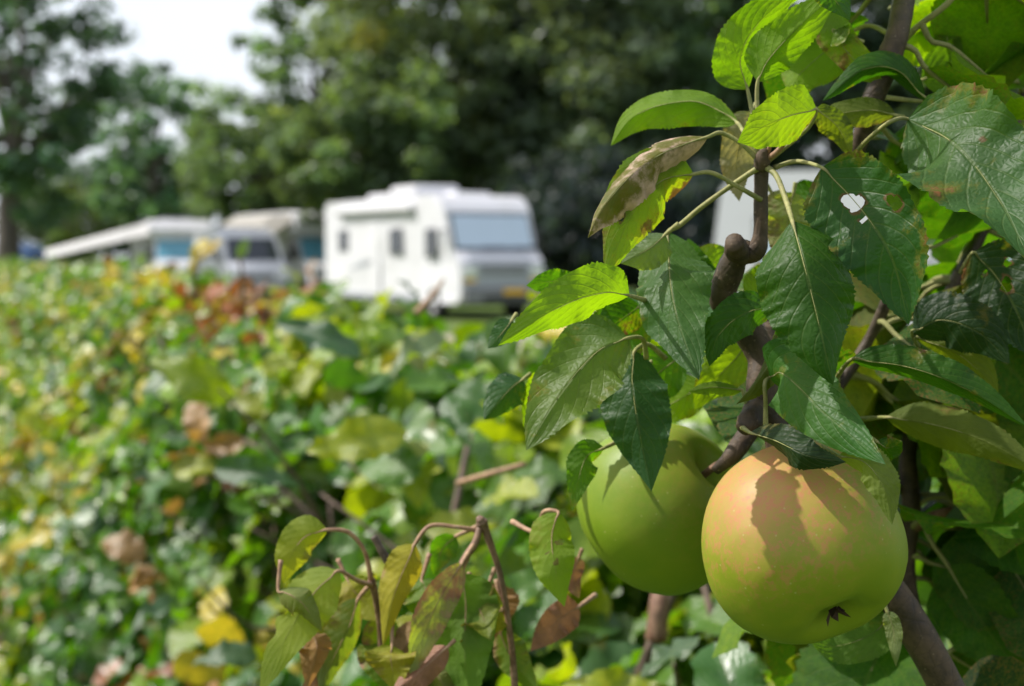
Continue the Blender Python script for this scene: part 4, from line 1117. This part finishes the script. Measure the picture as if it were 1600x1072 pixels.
def make_apple(label, center, radius, stem_dir, mat, seed, stem_to=None, squash=1.0):
    rs = np.random.default_rng(seed)
    ctrl = [(0, .60), (.05, .605), (.11, .64), (.19, .73), (.30, .82), (.44, .845), (.60, .78), (.78, .59), (.925, .31), (.995, .0), (.99, -.26), (.92, -.51), (.78, -.73), (.61, -.86), (.44, -.915), (.31, -.90), (.22, -.855), (.13, -.80), (.06, -.775), (0, -.77)]
    prof = catmull([np.array(c) for c in ctrl], 76)
    N = 96
    V = []
    ph = rs.uniform(0, 6.28, 5)
    for i, (r, z) in enumerate(prof):
        for k in range(N):
            a = 2 * math.pi * k / N
            lob = 1 + 0.016 * math.cos(5 * a + ph[0]) * (1.0 if z < 0 else .5) + .018 * math.cos(2 * a + ph[1]) + .012 * math.cos(3 * a + ph[2])
            zz = z * squash + .03 * r * math.cos(a + ph[3]) + (.018 * math.cos(5 * a + ph[0]) if z < -.6 else 0) * r
            V.append((max(r, 0) * lob * math.cos(a), max(r, 0) * lob * math.sin(a), zz))
    V = np.array(V) * radius
    Q = []
    for i in range(len(prof) - 1):
        for k in range(N):
            Q.append((i * N + k, (i + 1) * N + k, (i + 1) * N + (k + 1) % N, i * N + (k + 1) % N))
    root = empty('apple', center, 0, label, 'apple', 'apples on the branch')
    rot = Vector(stem_dir).normalized().to_track_quat('Z', 'X').to_matrix()
    Vw = V @ np.array(rot).T
    me = np_mesh('fruit', Vw, Q, mat)
    link(bpy.data.objects.new('fruit', me), root)
    up = np.array(Vector(stem_dir).normalized())
    c = np.array(center)
    b = up * radius * .58
    e = (np.array(stem_to) - c) if stem_to is not None else up * radius * 1.15
    tube('stem', [b, b + up * radius * .28 + (e - b) * .12, (b + e) / 2 + up * radius * .1, e], [.0016, .0013, .0013, .0021], M_TWIG, root, n=14, seg=8, rough=.06)
    # calyx: a tuft of dried sepals in the basin
    x = np.array(rot)[:, 0]; y = np.array(rot)[:, 1]
    cv, cf = [], []
    for k in range(5):
        a = 2 * math.pi * k / 5 + .3
        o = math.cos(a) * x + math.sin(a) * y; q = -math.sin(a) * x + math.cos(a) * y
        bb = -up * radius * .80
        i0 = len(cv)
        L = radius * rs.uniform(.08, .12)
        cv += [bb + o * radius * .03 - q * radius * .05, bb + o * radius * .03 + q * radius * .05, bb + o * L * 1.0 - up * L * .75 + q * L * .2, bb + o * L * 1.1 - up * L * 1.2 - q * L * .3, bb + o * radius * .06 - up * radius * .05]
        cf += [(i0, i0 + 1, i0 + 4), (i0 + 1, i0 + 2, i0 + 4), (i0 + 2, i0 + 3, i0 + 4), (i0 + 3, i0, i0 + 4)]
    poly_obj('calyx', np.array(cv), cf, plain('dried_sepals', (.05, .03, .02), .8, .2), root, smooth=False)
    return root

c1 = P(1251, 842, .552)
make_apple('large green apple with an orange-pink blush, front of the two', c1, .0362, (-.30, .60, .75),
           apple_material('front_apple_skin', (.150, .215, .008), (-.50, -.50, .80), .60, 1), 4, stem_to=P(1200, 668, .575), squash=.98)
c2 = P(1040, 788, .635)
make_apple('smaller shaded green apple, rear of the two', c2, .0356, (.66, -.42, .62),
           apple_material('rear_apple_skin', (.125, .20, .007), (.5, -.55, .5), .10, 2), 7, stem_to=P(1142, 716, .58), squash=.92)

# ------------------------------------------------------------------ hedge
SL = 0.36                                                  # the hedge runs away to the left: x = a - SL * y
HP_A = np.array([.00, .05, .12, .20, .30, .41, .50, .58, .67, .80, .95, 1.04, 1.08])
HP_H = np.array([-1.40, -1.2, -.9, -.70, -.50, -.33, -.215, -.15, -.11, -.10, -.14, -.32, -.7])
hs = np.concatenate([[0], np.cumsum(np.hypot(np.diff(HP_A), np.diff(HP_H)))])
HL = hs[-1]
hedge_at = Vector((.55 - SL * 1.2, 1.2, 0))
hedge = empty('hedge', hedge_at, 0, 'clipped hedge of lobed green, yellow and brown leaves running away to the left', 'hedge')
HO = np.array(hedge_at)
kx = 1 / math.sqrt(1 + SL * SL)
ACR = np.array([kx, SL * kx, 0.0])                         # across the hedge (away from camera)
ALG = np.array([-SL * kx, kx, 0.0])                        # along the hedge

def hedge_pt(s, y, inward):
    a = np.interp(s, hs, HP_A); h = np.interp(s, hs, HP_H)
    e = .02
    da = np.interp(s + e, hs, HP_A) - np.interp(s - e, hs, HP_A); dh = np.interp(s + e, hs, HP_H) - np.interp(s - e, hs, HP_H)
    n = norm(np.stack([-dh * ACR[0], -dh * ACR[1], da], 1))     # outward
    bump = .035 * np.sin(y * 2.9 + 5 * s) + .035 * np.sin(y * 6.3 - 7 * s + 1) + .06 * np.sin(y * 15 + 13 * s) * np.sin(y * 9 - 17 * s)
    h = h - .03 - .05 * np.clip((3.4 - y) / 1.6, 0, 1)
    p = np.stack([a - SL * y, y, CAM_H + h], 1)
    p = p + n * (bump - inward)[:, None]
    return p, n

HT = [((0.034, 0.100, 0.018), .30), ((0.062, 0.145, 0.016), .28), ((0.125, 0.205, 0.012), .20), ((0.20, 0.245, 0.014), .11), ((0.38, 0.33, 0.03), .04), ((0.30, 0.18, 0.07), .04), ((0.21, 0.075, 0.035), .03)]
htc = np.array([t for t, w in HT]); htw = np.array([w for t, w in HT]); htw /= htw.sum()

def sample_hedge(y0, y1, per_m2, lmin, lmax, seed):
    """leaves set alternately along short shoots that grow out of the clipped face; leaves of a shoot share colour and age"""
    rs = np.random.default_rng(seed)
    K = 6
    m = int((y1 - y0) / kx * HL * per_m2 / K)
    y = rs.uniform(y0, y1, m); s = rs.uniform(.12, HL - .1, m)
    inward = np.minimum(rs.exponential(.055, m), .24)
    base, nr = hedge_pt(s, y, inward + .07)
    sd = norm(nr * 1.0 + rs.normal(0, .5, (m, 3)) + np.array([0, 0, .35]))          # shoot direction
    sl_ = rs.uniform(.07, .13, m)
    # colour drifts in patches along the hedge
    f = np.sin(4.1 * y + 6 * s) + np.sin(9.7 * y - 8 * s + 1) + .7 * np.sin(17 * y + 15 * s + 2) + rs.normal(0, .75, m)
    f = f + np.where((s > hs[6]) | (y > 3.5), .55, 0)  # top leaves yellower, backlight put into tint; far end yellower too
    ti = np.digitize(f, [-.40, .60, 1.35, 2.15, 3.0, 3.35])
    ti = np.where(rs.random(m) < .05, rs.integers(3, 7, m), ti)
    px, py, dd = project(base)
    red = (np.hypot(px - 380, py - 525) < 40) & (inward < .06)
    ti[red] = 6
    ti[((py < 520) & (px > 540) & (px < 860) & (ti > 4))] = 3
    ti[((py > 640) & (px > 560) & (ti > 3))] = 1
    out = [[] for _ in range(6)]
    side0 = norm(np.cross(sd, rs.normal(0, 1, (m, 3))))
    for k in range(K):
        t = (k + .6) / K
        p = base + sd * (sl_ * t)[:, None] + rs.normal(0, .006, (m, 3))
        sgn = 1 if k % 2 else -1
        up = norm(nr * .65 + np.array([-.12, -.12, .40]) + rs.normal(0, .58, (m, 3)))
        d = norm(side0 * sgn * (1.1 - .6 * t) + sd * (.35 + .8 * t) + rs.normal(0, .28, (m, 3)) + np.array([0, 0, -.25]))
        L = rs.uniform(lmin, lmax, m) * (1.05 - .25 * t)
        tk = np.where(rs.random(m) < .12, np.clip(ti + rs.integers(-1, 2, m), 0, 6), ti)
        col = htc[tk] * np.exp(rs.normal(0, .16, m))[:, None]
        dmg = np.where(tk >= 5, rs.uniform(.3, .9, m), rs.uniform(0, .28, m))
        for o, q in zip(out, (p, d, up, L, col, dmg)): o.append(q)
    p, d, up, L, col, dmg = [np.concatenate(o) for o in out]
    px, py, dd = project(p)
    ok = (dd > .84) & (px > -420) & (px < 2000) & (py < 1500)
    ok &= ~((p[:, 0] + SL * p[:, 1] < .36) & (p[:, 1] < .95))                       # keep the apple branch free
    return [q[ok] for q in (p, d, up, L, col, dmg, px, py, dd)]

UN = [unit_leaf('leaf', M_HEDGE, OAK_W if k % 4 else BEECH_W, .26 + .03 * (k % 3), 16, 3, .5 + .3 * (k % 3), 10 + 6 * (k % 4), 300 + k, serr=.05, teeth=8, wave=.22, curl=-10 * (k % 2), twist=.5 * ((k % 3) - 1)) for k in range(12)]
UMESH = [np_mesh('leaf', V, Q, M_HEDGE, uv=UV) for V, Q, UV in UN]
UM = [unit_leaf('leaf', M_HEDGE, OAK_W, .30 + .03 * (k % 3), 8, 1, .5 + .3 * (k % 3), 12, 330 + k, wave=.2) for k in range(6)]
UF = [unit_leaf('leaf', M_HEDGE, BEECH_W, .32, 4, 1, .6, 14, 350 + k, wave=.2) for k in range(4)]

def frames(d, up):
    z = norm(up); y = norm(d - z * (d * z).sum(1, keepdims=True)); x = np.cross(y, z)
    return x, y, z

def leaf_mass(name, data, units, seed, skip=None):
    p, d, up, L, col, dmg = data[:6]
    rs = np.random.default_rng(seed)
    x, y, z = frames(d, up)
    ks = rs.integers(0, len(units), len(p))
    if skip is not None:
        keep = np.ones(len(p), bool); keep[skip] = False
    else: keep = np.ones(len(p), bool)
    VV, QQ, UU, TT = [], [], [], []; off = 0
    for k, (V, Q, UV) in enumerate(units):
        i = np.where((ks == k) & keep)[0]
        if not len(i): continue
        W_ = (p[i, None, :] + L[i, None, None] * (V[None, :, 0:1] * x[i, None, :] + V[None, :, 1:2] * y[i, None, :] + V[None, :, 2:3] * z[i, None, :]))
        m = len(V)
        VV.append(W_.reshape(-1, 3) - HO)
        QQ.append((Q[None] + (np.arange(len(i)) * m)[:, None, None]).reshape(-1, 4) + off)
        UU.append(np.tile(UV, (len(i), 1)))
        TT.append(np.repeat(np.column_stack([col[i], dmg[i]]), m, axis=0))
        off += m * len(i)
    me = np_mesh(name, np.vstack(VV), np.vstack(QQ), M_HEDGE_A, uv=np.vstack(UU), tint=np.vstack(TT))
    o = link(bpy.data.objects.new(name, me), hedge)
    o['kind'] = 'stuff'
    return o

near = sample_hedge(.62, 2.6, 1350, .072, .122, 401)
midd = sample_hedge(2.6, 6.5, 1250, .062, .098, 402)
far = sample_hedge(6.5, 30.0, 420, .07, .10, 403)

# rank the near leaves by how much of them shows (coarse front-to-back coverage)
def rank_visible(data, limit):
    p, d, up, L, col, dmg, px, py, dd = data
    c = p + d * (L * .5)[:, None]
    cx, cy, cdp = project(c)
    G = 6.0
    gw, gh = int(1600 / G) + 1, int(1072 / G) + 1
    cov = np.zeros((gh, gw), bool); score = np.zeros(len(p))
    for i in np.argsort(cdp):
        if cdp[i] < .3 or not (0 < cx[i] < 1600 and 0 < cy[i] < 1072): continue
        r = .36 * L[i] * F / cdp[i] / G
        x0, x1 = int(max(0, cx[i] / G - r)), int(min(gw, cx[i] / G + r + 1)); y0, y1 = int(max(0, cy[i] / G - r)), int(min(gh, cy[i] / G + r + 1))
        sub = cov[y0:y1, x0:x1]
        new = sub.size - sub.sum()
        score[i] = new
        if cx[i] > 1180 and cy[i] < 700: score[i] *= .2
        if np.hypot(cx[i] - 1250, cy[i] - 845) < 150 or np.hypot(cx[i] - 1030, cy[i] - 790) < 120: score[i] = 0
        sub[:] = True
    o = np.argsort(-score)
    return o[:limit][score[o[:limit]] > 0]

pick = rank_visible(near, 284)
xs, ys, zs = frames(near[1], near[2])
rs_ = np.random.default_rng(7)
def hedge_leaf(me, base, d, up, L, tint, dmg, label=None):
    o = place_leaf(me, base, d, up, L, tint, dmg, hedge, HO)
    if label: o['label'] = label
    return o
for i in pick:
    hedge_leaf(UMESH[rs_.integers(len(UMESH))], near[0][i], ys[i], zs[i], float(near[3][i]), tuple(near[4][i]), float(near[5][i]))
leaf_mass('foliage', near, UN, 21, skip=pick)
leaf_mass('foliage', midd, UM, 22)
leaf_mass('foliage', far, UF, 23)

# a few leaves that stand out in the photograph
def show_leaf(b, t, d0, d1, tint, dmg, tilt=0.0, k=0, label=None, wide=1.0):
    p0, p1 = np.array(P(*b, d0)), np.array(P(*t, d1))
    v = norm(np.array(CAMP) - p0)
    d = p1 - p0
    up = norm(v + 1.3 * tilt * np.array(SUN))
    o = hedge_leaf(UMESH[k % 12], p0, d, up, float(np.linalg.norm(d)), tint, dmg, label)
    o.matrix_basis = o.matrix_basis @ Matrix.Diagonal((.72 * wide, 1, 1, 1))
show_leaf((478, 705), (618, 672), 1.35, 1.30, (.18, .22, .012), .0, .1, 1, 'bright yellow-green lobed hedge leaf')
show_leaf((610, 590), (706, 498), 1.45, 1.5, (.10, .15, .07), .1, .9, 2, 'pale glossy hedge leaf pointing up right')  # pale tint puts the sun's sheen into the leaf colour
show_leaf((235, 560), (352, 612), 1.95, 1.9, (.14, .20, .012), .0, .15, 5)
show_leaf((430, 505), (560, 545), 1.85, 1.8, (.03, .08, .035), .1, .8, 3)
show_leaf((735, 700), (690, 610), 1.25, 1.28, (.03, .085, .02), .1, .1, 6)
show_leaf((660, 545), (585, 575), 1.6, 1.6, (.32, .30, .02), .0, .2, 7)
show_leaf((1000, 1060), (1105, 968), .98, 1.02, (.06, .11, .05), .15, .9, 9, 'ribbed hedge leaf with a sheen below the front apple')
show_leaf((1085, 1066), (1222, 1020), .95, .98, (.06, .13, .03), .15, .8, 10)
show_leaf((205, 990), (280, 915), 1.75, 1.8, (.04, .09, .04), .1, .9, 2)
show_leaf((300, 1040), (400, 1000), 1.5, 1.5, (.05, .10, .045), .1, .9, 5)
show_leaf((470, 760), (330, 720), 1.5, 1.5, (.03, .08, .03), .05, .7, 6)
show_leaf((760, 960), (860, 880), 1.05, 1.05, (.06, .14, .02), .1, .3, 4)
show_leaf((298, 428), (316, 366), 3.4, 3.4, (.40, .33, .02), .0, .5, 1, 'yellow leaf standing up above the hedge top', )
show_leaf((312, 408), (344, 372), 3.4, 3.4, (.42, .31, .03), .0, .5, 3)
show_leaf((372, 405), (388, 370), 3.2, 3.2, (.09, .16, .03), .1, .0, 4)
# stems
rs_ = np.random.default_rng(9)
for k in range(26):
    y = .85 + k * .17 + rs_.uniform(-.05, .05)
    a = .58 + rs_.uniform(-.1, .12)
    b = np.array([a - SL * y, y, 0.0]); h = CAM_H - rs_.uniform(.16, .34)
    pts = [b - HO, b - HO + np.array([rs_.normal(0, .03), rs_.normal(0, .03), h * .4]), b - HO + np.array([rs_.normal(0, .05), rs_.normal(0, .05), h * .75]), b - HO + np.array([rs_.normal(0, .07), rs_.normal(0, .07), h])]
    st = tube('stem', pts, [.012, .010, .007, .003], M_HSTEM, hedge, n=12, seg=7, rough=.06, seed=k)
    for j in range(4 if y > 1.6 else 1):
        f = rs_.uniform(.45, .95); q0 = np.array(pts[1]) * (1 - f) + np.array(pts[3]) * f
        dv = norm(-ACR * rs_.uniform(.2, 1) + ALG * rs_.normal(0, .7) + np.array([0, 0, rs_.uniform(.1, .8)]))
        L = rs_.uniform(.15, .3)
        tube('twig', [q0, q0 + dv * L * .5 + rs_.normal(0, .01, 3), q0 + dv * L], [.0045, .003, .0015], M_HSTEM, st, n=6, seg=5)
def hedge_twig(pts, r, mat=M_HSTEM):
    tube('twig', [np.array(P(*p)) for p in pts], [R(q, p[2]) for q, p in zip(r, pts)], mat, hedge, HO, n=14, seg=7)
hedge_twig([(715, 755, 1.15), (760, 742, 1.12), (820, 725, 1.1)], [5, 5, 4], M_REDTWIG)
hedge_twig([(650, 490, 1.9), (676, 462, 1.9), (694, 436, 1.9)], [6, 5, 2], M_REDTWIG)
hedge_twig([(306, 470, 3.5), (305, 430, 3.4), (312, 392, 3.4)], [4, 3, 2])
hedge_twig([(1025, 1000, 1.1), (1030, 940, 1.1), (1038, 880, 1.12)], [18, 15, 12], M_TWIG)
hedge_twig([(380, 470, 3.3), (378, 430, 3.2), (374, 400, 3.2)], [4, 3, 2])
